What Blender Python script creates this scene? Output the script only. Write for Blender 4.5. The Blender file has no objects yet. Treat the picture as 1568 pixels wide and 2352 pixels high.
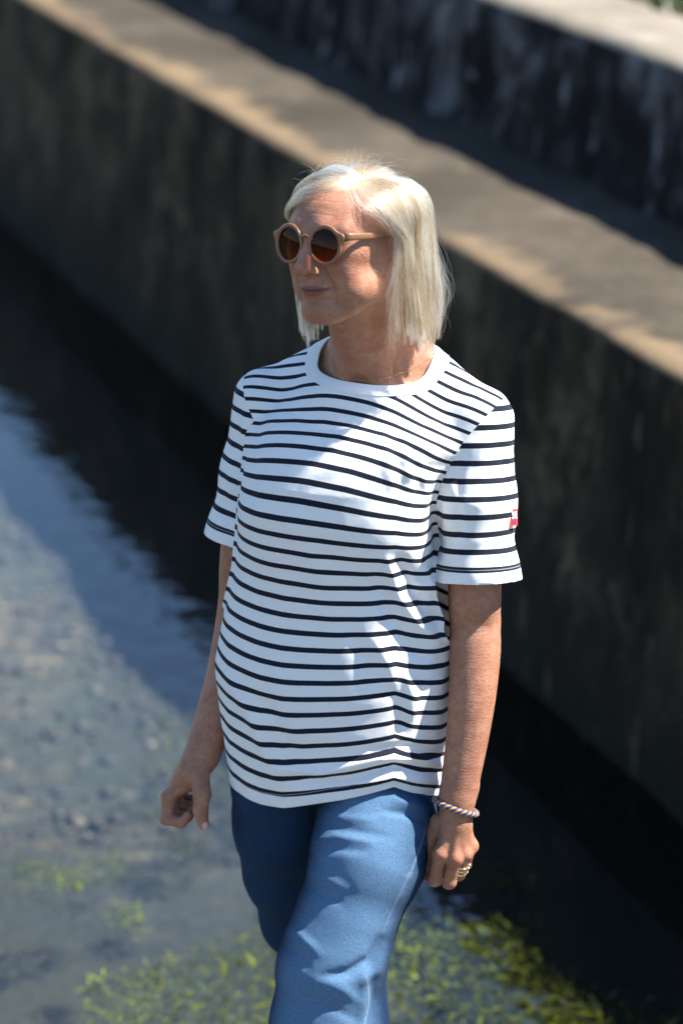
import bpy, math, random
import numpy as np
from mathutils import Vector, Matrix

# ------------------------------------------------------------------ camera
S = bpy.context.scene
COL = S.collection
PITCH = math.radians(18.0)
AIM = np.array([0.0, 0.0, 1.151])
DIST = 4.45
FPX, CPX, CPY = 6860.0, 784.0, 1176.0          # focal length and centre on a 1568 x 2352 frame
CAM = AIM + DIST * np.array([0.0, -math.cos(PITCH), math.sin(PITCH)])
FWD = np.array([0.0, math.cos(PITCH), -math.sin(PITCH)])
UPV = np.array([0.0, math.sin(PITCH), math.cos(PITCH)])
cd = bpy.data.cameras.new('camera')
cd.sensor_fit = 'HORIZONTAL'
cd.sensor_width = 24.0
cd.lens = 105.0
cd.clip_start = 0.05
cd.clip_end = 3000.0
cd.dof.use_dof = True
cd.dof.focus_distance = 4.36
cd.dof.aperture_fstop = 2.8
cd.dof.aperture_blades = 0
cam = bpy.data.objects.new('camera', cd)
COL.objects.link(cam)
cam.location = CAM
cam.rotation_euler = (math.pi / 2 - PITCH, 0, 0)
S.camera = cam

# ------------------------------------------------------------------ sky, sun, exposure
SUN_EL = math.radians(55.0)
SUN_AZ = math.radians(91.0)                     # clockwise from +Y (away from the camera) towards +X
W = bpy.data.worlds.new('World')
S.world = W
W.use_nodes = True
wn = W.node_tree
wn.nodes.clear()
sky = wn.nodes.new('ShaderNodeTexSky')
sky.sky_type = 'NISHITA'
sky.sun_disc = False
sky.sun_elevation = SUN_EL
sky.sun_rotation = SUN_AZ
sky.air_density = 1.0
sky.dust_density = 0.0
sky.ozone_density = 5.0
bg = wn.nodes.new('ShaderNodeBackground')
bg.inputs['Strength'].default_value = 0.077
wo = wn.nodes.new('ShaderNodeOutputWorld')
wn.links.new(sky.outputs[0], bg.inputs[0])
wn.links.new(bg.outputs[0], wo.inputs[0])

sl = bpy.data.lights.new('sun', 'SUN')
sl.energy = 5.0
sl.angle = math.radians(0.53)
sl.color = (1.0, 0.95, 0.87)
sun = bpy.data.objects.new('sun', sl)
COL.objects.link(sun)
SUND = np.array([math.sin(SUN_AZ) * math.cos(SUN_EL), math.cos(SUN_AZ) * math.cos(SUN_EL), math.sin(SUN_EL)])
sun.rotation_euler = Vector(-SUND).to_track_quat('-Z', 'Y').to_euler()
sun.location = (3, 0, 6)

S.view_settings.view_transform = 'Standard'
S.view_settings.look = 'None'
S.view_settings.gamma = 1.0
S.view_settings.exposure = 1.78
S.view_settings.use_curve_mapping = False
S.render.engine = 'CYCLES'
S.cycles.use_denoising = True
S.cycles.max_bounces = 10
S.cycles.transparent_max_bounces = 16
S.cycles.transmission_bounces = 8
S.cycles.caustics_reflective = False
S.cycles.caustics_refractive = False

# ------------------------------------------------------------------ helpers
def ray(px, py):
    return FWD + np.array([1.0, 0, 0]) * (px - CPX) / FPX - UPV * (py - CPY) / FPX
def at(px, py, y):                               # the point of the plane y = const seen at a photograph pixel
    r = ray(px, py)
    return CAM + r * (y - CAM[1]) / r[1]
def at_z(px, py, z):
    r = ray(px, py)
    return CAM + r * (z - CAM[2]) / r[2]
def proj(P):
    d = np.asarray(P, float) - CAM
    k = d @ FWD
    return CPX + FPX * d[..., 0] / k, CPY - FPX * (d @ UPV) / k

def tag(o, label=None, cat=None, group=None, kind=None):
    if label: o['label'] = label
    if cat: o['category'] = cat
    if group: o['group'] = group
    if kind: o['kind'] = kind
    return o
def mesh_obj(name, V, Fc, mat=None, parent=None, smooth=True):
    m = bpy.data.meshes.new(name)
    V = np.ascontiguousarray(V, dtype=np.float32)
    if isinstance(Fc, np.ndarray):
        n, k = Fc.shape
        m.vertices.add(len(V)); m.vertices.foreach_set('co', V.ravel())
        m.loops.add(n * k); m.loops.foreach_set('vertex_index', Fc.astype(np.int32).ravel())
        m.polygons.add(n)
        m.polygons.foreach_set('loop_start', np.arange(0, n * k, k, dtype=np.int32))
        m.update(calc_edges=True); m.validate()
    else:
        m.from_pydata([tuple(map(float, v)) for v in V], [], [tuple(map(int, f)) for f in Fc])
        m.update()
    if smooth and len(m.polygons):
        m.polygons.foreach_set('use_smooth', [True] * len(m.polygons))
    o = bpy.data.objects.new(name, m)
    COL.objects.link(o)
    if mat: m.materials.append(mat)
    if parent: o.parent = parent
    return o
def attr(o, name, vals):
    a = o.data.attributes.new(name, 'FLOAT', 'POINT')
    a.data.foreach_set('value', np.ascontiguousarray(vals, dtype=np.float32))

class NT:                                        # short node-tree writer
    def __init__(s, name):
        s.m = bpy.data.materials.new(name); s.m.use_nodes = True
        s.t = s.m.node_tree; s.t.nodes.clear()
        s.out = s.t.nodes.new('ShaderNodeOutputMaterial')
    def n(s, typ, ins=None, **props):
        nd = s.t.nodes.new('ShaderNode' + typ)
        for k, v in props.items(): setattr(nd, k, v)
        for k, v in (ins or {}).items():
            sock = nd.inputs[k]
            if isinstance(v, bpy.types.NodeSocket): s.t.links.new(v, sock)
            elif hasattr(sock, 'default_value'):
                try: sock.default_value = v
                except Exception: sock.default_value = (*v, 1.0)
        return nd
    def math(s, op, a, b=0.0, c=None, clamp=False):
        ins = {0: a, 1: b}
        if c is not None: ins[2] = c
        return s.n('Math', ins, operation=op, use_clamp=clamp).outputs[0]
    def noise(s, scale, detail=3.0, rough=0.55, vec=None, dist=0.0):
        ins = {'Scale': scale, 'Detail': detail, 'Roughness': rough, 'Distortion': dist}
        if vec is not None: ins['Vector'] = vec
        return s.n('TexNoise', ins).outputs['Fac']
    def ramp(s, fac, stops, interp='LINEAR'):
        r = s.n('ValToRGB', {'Fac': fac}); cr = r.color_ramp; cr.interpolation = interp
        while len(cr.elements) < len(stops): cr.elements.new(0.5)
        for e, (p, c) in zip(cr.elements, stops):
            e.position = p
            e.color = (*c, 1.0) if not isinstance(c, (int, float)) else (c, c, c, 1.0)
        return r.outputs['Color']
    def mix(s, fac, a, b, blend='MIX'):
        nd = s.n('Mix', data_type='RGBA', blend_type=blend)
        for k, v in ((0, fac), (6, a), (7, b)):
            if isinstance(v, bpy.types.NodeSocket): s.t.links.new(v, nd.inputs[k])
            else: nd.inputs[k].default_value = v if k == 0 else ((*v, 1.0) if len(v) == 3 else v)
        return nd.outputs[2]
    def attr(s, name): return s.n('Attribute', attribute_name=name).outputs['Fac']
    def bump(s, h, strength, dist, normal=None):
        ins = {'Height': h, 'Strength': strength, 'Distance': dist}
        if normal is not None: ins['Normal'] = normal
        return s.n('Bump', ins).outputs['Normal']
    def obj(s): return s.n('TexCoord').outputs['Object']
    def mapping(s, vec, scale=(1, 1, 1), rot=(0, 0, 0), loc=(0, 0, 0)):
        return s.n('Mapping', {'Vector': vec, 'Scale': scale, 'Rotation': rot, 'Location': loc}).outputs[0]
    def surf(s, shader):
        s.t.links.new(shader, s.out.inputs['Surface']); return s.m
    def pbr(s, **ins):
        return s.n('BsdfPrincipled', {k.replace('_', ' '): v for k, v in ins.items()}).outputs[0]

# ------------------------------------------------------------------ implicit surfaces
f4 = np.float32
def ell(P, c, r, R=None):
    q = P - np.asarray(c, f4)
    if R is not None: q = q @ np.asarray(R, f4)
    r = np.asarray(r, f4)
    a = q / r
    k0 = np.sqrt((a * a).sum(1)); b = a / r
    k1 = np.sqrt((b * b).sum(1)) + 1e-9
    return k0 * (k0 - 1.0) / k1
def rc(P, a, b, ra, rb):                          # cone with round ends
    a = np.asarray(a, f4); b = np.asarray(b, f4)
    ab = b - a; q = P - a
    t = np.clip((q @ ab) / max(float(ab @ ab), 1e-12), 0, 1)
    d = q - t[:, None] * ab
    return np.sqrt((d * d).sum(1)) - (ra + (rb - ra) * t)
def smin(a, b, k):
    h = np.clip(0.5 + 0.5 * (b - a) / k, 0, 1)
    return b + (a - b) * h - k * h * (1 - h)
def smax(a, b, k): return -smin(-a, -b, k)
def pipe(P, pts, rad):                            # a smooth limb along many short cones
    d = rc(P, pts[0], pts[1], rad[0], rad[1])
    for i in range(1, len(pts) - 1): d = np.minimum(d, rc(P, pts[i], pts[i + 1], rad[i], rad[i + 1]))
    return d
def chain(P, pts, rad, k=0.004):
    d = None
    for i in range(len(pts) - 1):
        e = rc(P, pts[i], pts[i + 1], rad[i], rad[i + 1])
        d = e if d is None else smin(d, e, k)
    return d
def nets(f, lo, hi, h, B=12, pad=0.004, newton=1):
    lo = np.asarray(lo, float); hi = np.asarray(hi, float)
    nb = np.ceil((hi - lo) / (h * B)).astype(int)
    g = np.stack(np.meshgrid(*[np.arange(n) for n in nb], indexing='ij'), -1).reshape(-1, 3)
    d = f((lo + (g + 0.5) * h * B).astype(f4))
    g = g[np.abs(d) < h * B * 0.8660 * 1.2 + pad]
    off = np.stack(np.meshgrid(*[np.arange(B + 1)] * 3, indexing='ij'), -1).reshape(-1, 3)
    NG = nb * B + 4
    cid, cv, quads = [], [], []
    cor = np.array([[i, j, k] for i in (0, 1) for j in (0, 1) for k in (0, 1)])
    edges = [(a, b) for a in range(8) for b in range(a + 1, 8) if np.abs(cor[a] - cor[b]).sum() == 1]
    def gid(I): return (I[..., 0] + 2) + NG[0] * ((I[..., 1] + 2) + NG[1] * (I[..., 2] + 2)).astype(np.int64)
    NG = nb * B + 6
    step = max(1, 400000 // (B + 1) ** 3)
    for s0 in range(0, len(g), step):
        gb = g[s0:s0 + step]
        I = gb[:, None, :] * B + off[None]
        v = f((lo + I.reshape(-1, 3) * h).astype(f4)).reshape(len(gb), B + 1, B + 1, B + 1)
        ins = v < 0
        c8 = np.stack([v[:, i:B + i, j:B + j, k:B + k] for i, j, k in cor], -1)
        n = (c8 < 0).sum(-1)
        bi, ci, cj, ck = np.nonzero((n > 0) & (n < 8))
        c = c8[bi, ci, cj, ck]
        base = np.stack([ci, cj, ck], -1)
        acc = np.zeros((len(c), 3)); cnt = np.zeros(len(c))
        for a, b in edges:
            m = (c[:, a] < 0) != (c[:, b] < 0)
            t = c[:, a] / np.where(m, c[:, a] - c[:, b], 1)
            p = cor[a] + t[:, None] * (cor[b] - cor[a])
            acc[m] += p[m]; cnt[m] += 1
        gi = gb[bi] * B + base
        cid.append(gid(gi)); cv.append(lo + (gi + acc / cnt[:, None]) * h)
        for ax in range(3):
            sl0 = [slice(0, B)] * 3; sl1 = [slice(0, B)] * 3; sl1[ax] = slice(1, B + 1)
            A = ins[(slice(None), *sl0)]; Bq = ins[(slice(None), *sl1)]
            bi2, i, j, k = np.nonzero(A != Bq)
            G = gb[bi2] * B + np.stack([i, j, k], -1)
            u, w = (ax + 1) % 3, (ax + 2) % 3
            eu = np.zeros(3, int); eu[u] = 1; ew = np.zeros(3, int); ew[w] = 1
            q = np.stack([gid(G - eu - ew), gid(G - ew), gid(G), gid(G - eu)], -1)
            fl = ~A[bi2, i, j, k]
            q[fl] = q[fl][:, ::-1]
            quads.append(q)
    cid = np.concatenate(cid); cv = np.concatenate(cv); quads = np.concatenate(quads)
    o = np.argsort(cid); cid = cid[o]; V = cv[o]
    ix = np.searchsorted(cid, quads); ix = np.clip(ix, 0, len(cid) - 1)
    Q = ix[(cid[ix] == quads).all(1)]
    for _ in range(newton):
        e = 0.4 * h
        d0 = f(V.astype(f4)); G = np.zeros_like(V)
        for ax in range(3):
            dv = np.zeros(3); dv[ax] = e
            G[:, ax] = (f((V + dv).astype(f4)) - d0) / e
        G2 = (G * G).sum(1) + 1e-6
        stp = np.clip(d0 / np.sqrt(G2), -h, h) / np.sqrt(G2)
        V = V - G * stp[:, None]
    return V, Q
def normals(V, Fc):
    T = np.concatenate([Fc[:, [0, 1, 2]], Fc[:, [0, 2, 3]]]) if Fc.shape[1] == 4 else Fc
    n = np.cross(V[T[:, 1]] - V[T[:, 0]], V[T[:, 2]] - V[T[:, 0]])
    N = np.zeros_like(V)
    for i in range(3): np.add.at(N, T[:, i], n)
    return N / (np.linalg.norm(N, axis=1, keepdims=True) + 1e-12)
def tri(Q): return np.concatenate([Q[:, [0, 1, 2]], Q[:, [0, 2, 3]]])
def clip(V, T, g, A=None):
    """keeps the part of a triangle mesh where g < 0, cutting triangles on g = 0; A: dict of point attributes"""
    A = dict(A or {})
    keep = g < 0
    n = keep[T].sum(1)
    full = T[n == 3]; part = T[(n == 1) | (n == 2)]
    new = [full]; ed = {}; ea = []
    def cut(a, b):
        k = (a, b) if a < b else (b, a)
        if k not in ed: ed[k] = len(V) + len(ea); ea.append(k)
        return ed[k]
    out = []
    for t in part.tolist():
        kk = [bool(keep[i]) for i in t]
        if sum(kk) == 1:
            i = kk.index(True); a, b, c = t[i], t[(i + 1) % 3], t[(i + 2) % 3]
            out.append((a, cut(a, b), cut(a, c)))
        else:
            i = kk.index(False); a, b, c = t[i], t[(i + 1) % 3], t[(i + 2) % 3]
            p, q = cut(a, b), cut(a, c)
            out.append((p, b, c)); out.append((p, c, q))
    if ea:
        e = np.array(ea); ga, gb = g[e[:, 0]], g[e[:, 1]]
        t = (ga / (ga - gb))[:, None]
        V = np.concatenate([V, V[e[:, 0]] * (1 - t) + V[e[:, 1]] * t])
        for k in A: A[k] = np.concatenate([A[k], A[k][e[:, 0]] * (1 - t[:, 0]) + A[k][e[:, 1]] * t[:, 0]])
        new.append(np.array(out))
    T = np.concatenate(new)
    u, inv = np.unique(T, return_inverse=True)
    return V[u], inv.reshape(T.shape), {k: a[u] for k, a in A.items()}
def smooth01(x, a, b):
    t = np.clip((x - a) / (b - a), 0, 1)
    return t * t * (3 - 2 * t)
def lnoise(P, s, seed=0):                         # smooth value noise, used for the pieces' own unevenness
    q = np.asarray(P, float) * s + seed * 17.31
    i = np.floor(q).astype(np.int64); fr = q - i; fr = fr * fr * (3 - 2 * fr)
    def hsh(a):
        n = (a[..., 0] * 73856093) ^ (a[..., 1] * 19349663) ^ (a[..., 2] * 83492791)
        n = (n ^ (n >> 13)) * 1274126177
        return ((n ^ (n >> 16)) & 0xffff) / 32767.5 - 1.0
    r = 0
    for dx in (0, 1):
        for dy in (0, 1):
            for dz in (0, 1):
                w = (fr[..., 0] if dx else 1 - fr[..., 0]) * (fr[..., 1] if dy else 1 - fr[..., 1]) * (fr[..., 2] if dz else 1 - fr[..., 2])
                r = r + w * hsh(i + np.array([dx, dy, dz]))
    return r
def rotm(rx=0, ry=0, rz=0):
    from mathutils import Euler
    return np.array(Euler((math.radians(rx), math.radians(ry), math.radians(rz))).to_matrix())
# ------------------------------------------------------------------ the place: a stone channel with shallow clear water
WZ, BEDZ, LEDGE, TOP2 = -.305, -.57, .70, 1.14
ED = np.array([-.332, .943]); EN = np.array([.943, .332])      # along the wall (away from the camera), and into the bank
E0 = np.array([-.09, 4.91])
def wp(s, n): return E0 + np.outer(np.atleast_1d(s), ED) + np.outer(np.atleast_1d(n), EN)

def sheet(name, x0, x1, y0, y1, z, mat, nx=2, ny=2, amp=0, sc=1.0, seed=0):
    X, Y = np.meshgrid(np.linspace(x0, x1, nx), np.linspace(y0, y1, ny), indexing='ij')
    V = np.stack([X.ravel(), Y.ravel(), np.full(X.size, z, float)], -1)
    if amp: V[:, 2] += amp * lnoise(V, sc, seed) + amp * .5 * lnoise(V, sc * 2.7, seed + 1)
    i = np.arange(nx * ny).reshape(nx, ny)
    F = np.stack([i[:-1, :-1], i[1:, :-1], i[1:, 1:], i[:-1, 1:]], -1).reshape(-1, 4)
    o = mesh_obj(name, V, F, mat); o['kind'] = 'structure'
    return o

def stone_mat(name, dark, mid, light, streak, stain=(.012, .012, .014), wet=None):
    m = NT(name); ob = m.obj()
    n1 = m.noise(2.4, 6, .70, ob); n2 = m.noise(9, 4, .65, ob)
    ver = m.noise(1, 4, .6, m.mapping(ob, (5.0, 5.0, .9)))
    c = m.ramp(n1, [(.34, dark), (.52, mid), (.70, light)])
    c = m.mix(m.ramp(n2, [(.45, 0.0), (.75, .6)]), c, mid)
    c = m.mix(m.ramp(ver, [(.46, 0.0), (.62, streak)]), c, stain)
    lime = m.noise(1, 3, .6, m.mapping(ob, (4.5, 4.5, 1.3), loc=(3, 1, 7)))
    c = m.mix(m.ramp(lime, [(.58, 0.0), (.72, streak * .7)]), c, light)
    pale = m.noise(3.2, 6, .72, m.mapping(ob, loc=(7, 3, 5)))
    c = m.mix(m.ramp(pale, [(.52, 0.0), (.62, .80)]), c, tuple(.75 * v for v in light) if wet else mid)
    if wet:                                        # algae and damp up to the waterline
        z = m.n('SeparateXYZ', {0: ob}).outputs['Z']
        zz = m.math('ADD', z, m.math('MULTIPLY', m.math('SUBTRACT', m.noise(1, 4, .6, m.mapping(ob, (3, 3, .8))), .5), .8))
        c = m.mix(m.ramp(m.n('MapRange', {0: zz, 1: -.28, 2: .34, 3: 0.0, 4: 1.0}).outputs[0], [(0.1, 1.0), (.9, 0.0)]), c, wet)
    fleck = m.noise(1, 3, .55, m.mapping(ob, (13, 13, 3.6), loc=(1, 4, 2)))
    c = m.mix(m.ramp(fleck, [(.62, 0.0), (.69, streak * .9)]), c, light)
    nb = m.bump(m.noise(14, 5, .65, ob), .6, .03)
    return m.surf(m.pbr(Base_Color=c, Roughness=.95, Normal=nb, Specular_IOR_Level=.12))
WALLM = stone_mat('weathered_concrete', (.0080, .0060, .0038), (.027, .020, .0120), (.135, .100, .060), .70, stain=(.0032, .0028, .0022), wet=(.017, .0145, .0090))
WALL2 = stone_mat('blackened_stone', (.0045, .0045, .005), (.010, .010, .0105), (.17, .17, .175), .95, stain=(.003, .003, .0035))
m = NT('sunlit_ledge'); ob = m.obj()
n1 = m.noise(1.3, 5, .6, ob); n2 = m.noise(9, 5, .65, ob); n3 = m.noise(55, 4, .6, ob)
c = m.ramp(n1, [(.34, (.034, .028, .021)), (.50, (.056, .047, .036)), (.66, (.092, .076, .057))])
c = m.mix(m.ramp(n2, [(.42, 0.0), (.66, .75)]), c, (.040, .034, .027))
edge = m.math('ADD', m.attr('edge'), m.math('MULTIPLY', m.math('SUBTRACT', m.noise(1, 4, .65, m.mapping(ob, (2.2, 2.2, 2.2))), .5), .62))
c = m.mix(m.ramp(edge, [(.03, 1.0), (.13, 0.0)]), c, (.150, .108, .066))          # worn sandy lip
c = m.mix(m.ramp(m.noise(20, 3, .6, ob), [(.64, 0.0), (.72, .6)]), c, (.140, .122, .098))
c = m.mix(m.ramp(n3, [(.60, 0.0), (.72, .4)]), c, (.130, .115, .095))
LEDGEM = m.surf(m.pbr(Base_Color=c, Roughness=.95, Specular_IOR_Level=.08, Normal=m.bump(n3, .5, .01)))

m = NT('pale_coping'); ob = m.obj()
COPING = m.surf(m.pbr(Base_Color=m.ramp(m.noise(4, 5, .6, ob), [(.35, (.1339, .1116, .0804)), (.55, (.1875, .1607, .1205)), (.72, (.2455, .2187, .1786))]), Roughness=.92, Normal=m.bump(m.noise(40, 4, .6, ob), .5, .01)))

def wall_strip(name, prof, mats, s0, s1, ds, amp, sc, seed, edge_from=None):
    """a long wall: a cross-section (n, z) swept along the channel, its faces uneven"""
    p = np.array(prof, float)
    fine = [p[0]]; seg = [0]
    for i in range(len(p) - 1):
        k = max(1, int(np.linalg.norm(p[i + 1] - p[i]) / ds))
        for j in range(1, k + 1): fine.append(p[i] + (p[i + 1] - p[i]) * j / k); seg.append(i)
    fine = np.array(fine); ss = np.concatenate([np.arange(s0, s1, ds * 1.6), np.linspace(s1, s1 + 60, 20)])
    base = wp(ss, 0.0)
    V = np.zeros((len(ss), len(fine), 3))
    V[..., :2] = base[:, None] + fine[None, :, 0:1] * EN; V[..., 2] = fine[None, :, 1]
    nz = amp * lnoise(V, sc, seed) + amp * .6 * lnoise(V, sc * 2.6, seed + 1) + amp * .35 * lnoise(V, sc * 7, seed + 2)
    t = np.gradient(fine, axis=0); t /= np.linalg.norm(t, axis=1, keepdims=True)
    V[..., :2] += nz[..., None] * (-t[None, :, 1:2]) * EN; V[..., 2] += nz * t[None, :, 0] * .5
    i = np.arange(len(ss) * len(fine)).reshape(len(ss), len(fine))
    F = np.stack([i[:-1, :-1], i[1:, :-1], i[1:, 1:], i[:-1, 1:]], -1)
    mi = np.broadcast_to(np.array(seg)[1:], F.shape[:2])
    o = mesh_obj(name, V.reshape(-1, 3), F.reshape(-1, 4)[:, ::-1], None)
    for m_ in mats: o.data.materials.append(m_)
    o.data.polygons.foreach_set('material_index', np.minimum(mi.ravel(), len(mats) - 1).astype(np.int32))
    attr(o, 'edge', np.broadcast_to(np.clip(fine[:, 0], 0, 5) * 1.0, V.shape[:2]).ravel())
    return o
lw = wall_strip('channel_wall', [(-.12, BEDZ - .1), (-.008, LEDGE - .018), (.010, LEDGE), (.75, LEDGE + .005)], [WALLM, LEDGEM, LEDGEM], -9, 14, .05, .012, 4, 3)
tag(lw, 'long low concrete channel wall with a sunlit flat top behind the woman', 'wall')
uw = wall_strip('upper_wall', [(.64, LEDGE - .08), (.715, TOP2 - .025), (.74, TOP2), (1.06, TOP2 + .01), (1.08, TOP2 - .10)], [WALL2, COPING, COPING, COPING], -9, 14, .05, .022, 5, 9)
tag(uw, 'low blackened rubble wall above the ledge, its top in the sun', 'wall')

# ground behind, path, turf
m = NT('ground_soil'); ob = m.obj()
GROUND = m.surf(m.pbr(Base_Color=m.ramp(m.noise(2.2, 5, .6, ob), [(.35, (.0402, .0379, .0201)), (.6, (.0759, .0647, .0446)), (.75, (.1071, .0915, .0714))]), Roughness=.95, Normal=m.bump(m.noise(20, 4, .6, ob), .6, .02)))
m = NT('path_paving'); ob = m.obj()
PATH = m.surf(m.pbr(Base_Color=m.ramp(m.noise(3, 5, .6, ob), [(.35, (.1071, .0915, .0870)), (.65, (.1428, .1250, .1183))]), Roughness=.9, Normal=m.bump(m.noise(60, 4, .6, ob), .4, .01)))
def strip(name, n0, n1, z, mat, s0=-12, s1=300, ns=80, nn=6, amp=0.0):
    ss = np.concatenate([np.linspace(s0, 20, ns), np.linspace(24, s1, 12)]); nn_ = np.linspace(n0, n1, nn)
    V = np.zeros((len(ss), nn, 3)); V[..., :2] = wp(ss, 0.0)[:, None] + nn_[None, :, None] * EN; V[..., 2] = z
    if amp: V[..., 2] += amp * lnoise(V, 3.0, 4)
    i = np.arange(V.shape[0] * nn).reshape(-1, nn)
    F = np.stack([i[:-1, :-1], i[:-1, 1:], i[1:, 1:], i[1:, :-1]], -1).reshape(-1, 4)
    o = mesh_obj(name, V.reshape(-1, 3), F[:, ::-1], mat); o['kind'] = 'structure'
    return o
strip('ground', 1.05, 400, TOP2 - .04, GROUND, -60)
strip('path', 1.75, 4.4, TOP2 - .03, PATH, -12, 120)

def blades(name, C, H, W_, mat, lean, seed, up=1.0):
    """many leaf blades, each a bent strip of two quads, as one mass"""
    r = np.random.default_rng(seed); n = len(C)
    a = r.random(n) * 2 * np.pi; d = np.stack([np.cos(a), np.sin(a), np.zeros(n)], -1); sd = np.stack([-np.sin(a), np.cos(a), np.zeros(n)], -1)
    ln = lean * (.4 + r.random(n)); z = np.array([0, 0, 1.0])
    P0 = C; P1 = C + (d * (ln * .35)[:, None] + z * .6 * up) * H[:, None]; P2 = C + (d * ln[:, None] + z * up * (.95 - .35 * np.clip(ln, 0, 1.4))[:, None]) * H[:, None]
    w = (W_ * (.6 + .8 * r.random(n)))[:, None]
    V = np.stack([P0 - sd * w * .5, P0 + sd * w * .5, P1 - sd * w, P1 + sd * w, P2 - sd * w * .15, P2 + sd * w * .15], 1)
    b = np.arange(n)[:, None] * 6
    F = np.concatenate([b + [0, 1, 3, 2], b + [2, 3, 5, 4]])
    o = mesh_obj(name, V.reshape(-1, 3), F, mat); o['kind'] = 'stuff'
    attr(o, 'tone', np.repeat(np.clip(r.random(n) ** 1.5 * (.75 + .5 * lnoise(C * [1, 1, 0], 3.1, 31)), 0, 1), 6))
    return o
def leaf_mat(name, a, b, c_, rough=.45, trans=.35):
    m = NT(name); c = m.ramp(m.attr('tone'), [(0.0, a), (.5, b), (1.0, c_)])
    p = m.pbr(Base_Color=c, Roughness=rough); t = m.n('BsdfTranslucent', {'Color': c}).outputs[0]
    return m.surf(m.n('MixShader', {0: trans, 1: p, 2: t}).outputs[0])
GRASS = leaf_mat('grass_blades', (.0324, .0459, .0108), (.0594, .0702, .0189), (.1188, .1026, .0405))
r = np.random.default_rng(3); n = 14000
s_ = r.random(n) * 16 - 4; n_ = 1.10 + np.abs(r.normal(0, .28, n)); n_ = np.minimum(n_, 1.9)
keep = lnoise(np.stack([s_ * 1.0, n_ * 2, n_ * 0], -1), 1.6, 3) > -.25
C = np.concatenate([wp(s_, 0) + n_[:, None] * EN, np.full((n, 1), TOP2 - .05)], 1)[keep]
o = blades('grass', C, .05 + .10 * r.random(len(C)), np.full(len(C), .006), GRASS, .8, 5)
tag(o, 'tufts of dry green grass behind the upper wall', 'grass')

# stream bed, pebbles, weed, water
m = NT('stream_gravel'); ob = m.obj()
v1 = m.noise(12, 5, .70, ob); v2 = m.noise(1.1, 4, .6, ob); v3 = m.noise(6, 4, .6, m.mapping(ob, loc=(5, 2, 0)))
c = m.ramp(v1, [(.32, (.012, .013, .009)), (.46, (.038, .036, .024)), (.58, (.095, .080, .050)), (.70, (.27, .225, .145))])
c = m.mix(m.ramp(v2, [(.46, 0.0), (.60, .80)]), c, (.0248, .0360, .0248))
yy = m.n('SeparateXYZ', {0: ob}).outputs['Y']
xyz_ = m.n('SeparateXYZ', {0: ob}).outputs
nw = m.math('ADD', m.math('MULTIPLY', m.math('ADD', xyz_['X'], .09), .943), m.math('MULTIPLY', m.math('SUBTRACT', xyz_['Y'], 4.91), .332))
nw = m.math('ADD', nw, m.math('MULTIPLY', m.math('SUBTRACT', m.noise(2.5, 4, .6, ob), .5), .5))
mud = m.math('ADD', yy, m.math('MULTIPLY', m.math('SUBTRACT', m.noise(1.4, 4, .6, ob), .5), 2.4))
c = m.mix(m.ramp(m.n('MapRange', {0: mud, 1: 2.2, 2: 3.6, 3: 0.0, 4: 1.0}).outputs[0], [(0.0, .90), (1.0, 0.0)]), c, (.006, .010, .008))
algae = m.ramp(m.n('MapRange', {0: mud, 1: 1.2, 2: 2.3, 3: 0.0, 4: 1.0}).outputs[0], [(0.0, .85), (1.0, 0.0)])
c = m.mix(algae, c, (.024, .024, .008))
wall_shade = m.ramp(m.n('MapRange', {0: nw, 1: -1.05, 2: -.75, 3: 0.0, 4: 1.0}).outputs[0], [(0.0, 0.0), (1.0, .92)])  # the wall's shade on the bed, painted as a dark band beside it
c = m.mix(m.ramp(v3, [(.55, 0.0), (.70, .7)]), c, (.035, .026, .020))
c = m.mix(wall_shade, c, (.010, .012, .010))
BED = m.surf(m.pbr(Base_Color=c, Roughness=.85, Normal=m.bump(m.noise(30, 4, .6, ob), .8, .02)))
sheet('stream_bed', -14, 8, -9, 80, BEDZ, BED, 80, 300, .035, 2.2, 2)
m = NT('pebble'); PEB = m.surf(m.pbr(Base_Color=m.ramp(m.attr('tone'), [(0, (.0294, .0252, .0176)), (.6, (.0672, .0580, .0420)), (.94, (.1134, .0987, .0756)), (1, (.2100, .1890, .1512))]), Roughness=.7))
def pebbles(n, seed):
    r = np.random.default_rng(seed)
    y = 2.6 + 9.5 * r.random(n) ** 1.2; x = -3.2 + r.random(n) * 4.2
    c = np.stack([x, y, np.full(n, BEDZ)], -1); ok = (c[:, :2] - E0) @ EN < -.80
    c = c[ok]; n = len(c); c[:, 2] += .035 * lnoise(c, 2.2, 2) + .01
    k = lnoise(c * [1, 1, 0], .9, 8) + .35 * r.normal(size=n) > -.35
    c = c[k]; n = len(c)
    g = np.array([[0, 0, 1], [1, 0, .25], [.3, .95, .25], [-.8, .6, .25], [-.8, -.6, .25], [.3, -.95, .25], [.6, .45, -.6], [-.5, .5, -.6], [0, -.8, -.6]], float)
    T = np.array([[0, 1, 2], [0, 2, 3], [0, 3, 4], [0, 4, 5], [0, 5, 1], [1, 6, 2], [2, 6, 7], [2, 7, 3], [3, 7, 4], [4, 7, 8], [4, 8, 5], [5, 8, 1], [1, 8, 6]])
    sc = (.007 + .020 * r.random(n) ** 4)[:, None] * (np.array([1, 1, .6]) * (.7 + .6 * r.random((n, 3))))
    V = c[:, None] + g[None] * sc[:, None]; F = (np.arange(n)[:, None, None] * 9 + T[None]).reshape(-1, 3)
    o = mesh_obj('gravel', V.reshape(-1, 3), F, PEB); o['kind'] = 'stuff'; attr(o, 'tone', np.repeat(r.random(n) ** 1.3, 9))
    tag(o, 'pale pebbles strewn over the stream bed', 'gravel')
pebbles(12000, 11)
WEED = leaf_mat('water_weed_leaf', (.026, .028, .007), (.080, .096, .012), (.36, .44, .026), .24, .45)
r = np.random.default_rng(21); n = 240000
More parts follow.
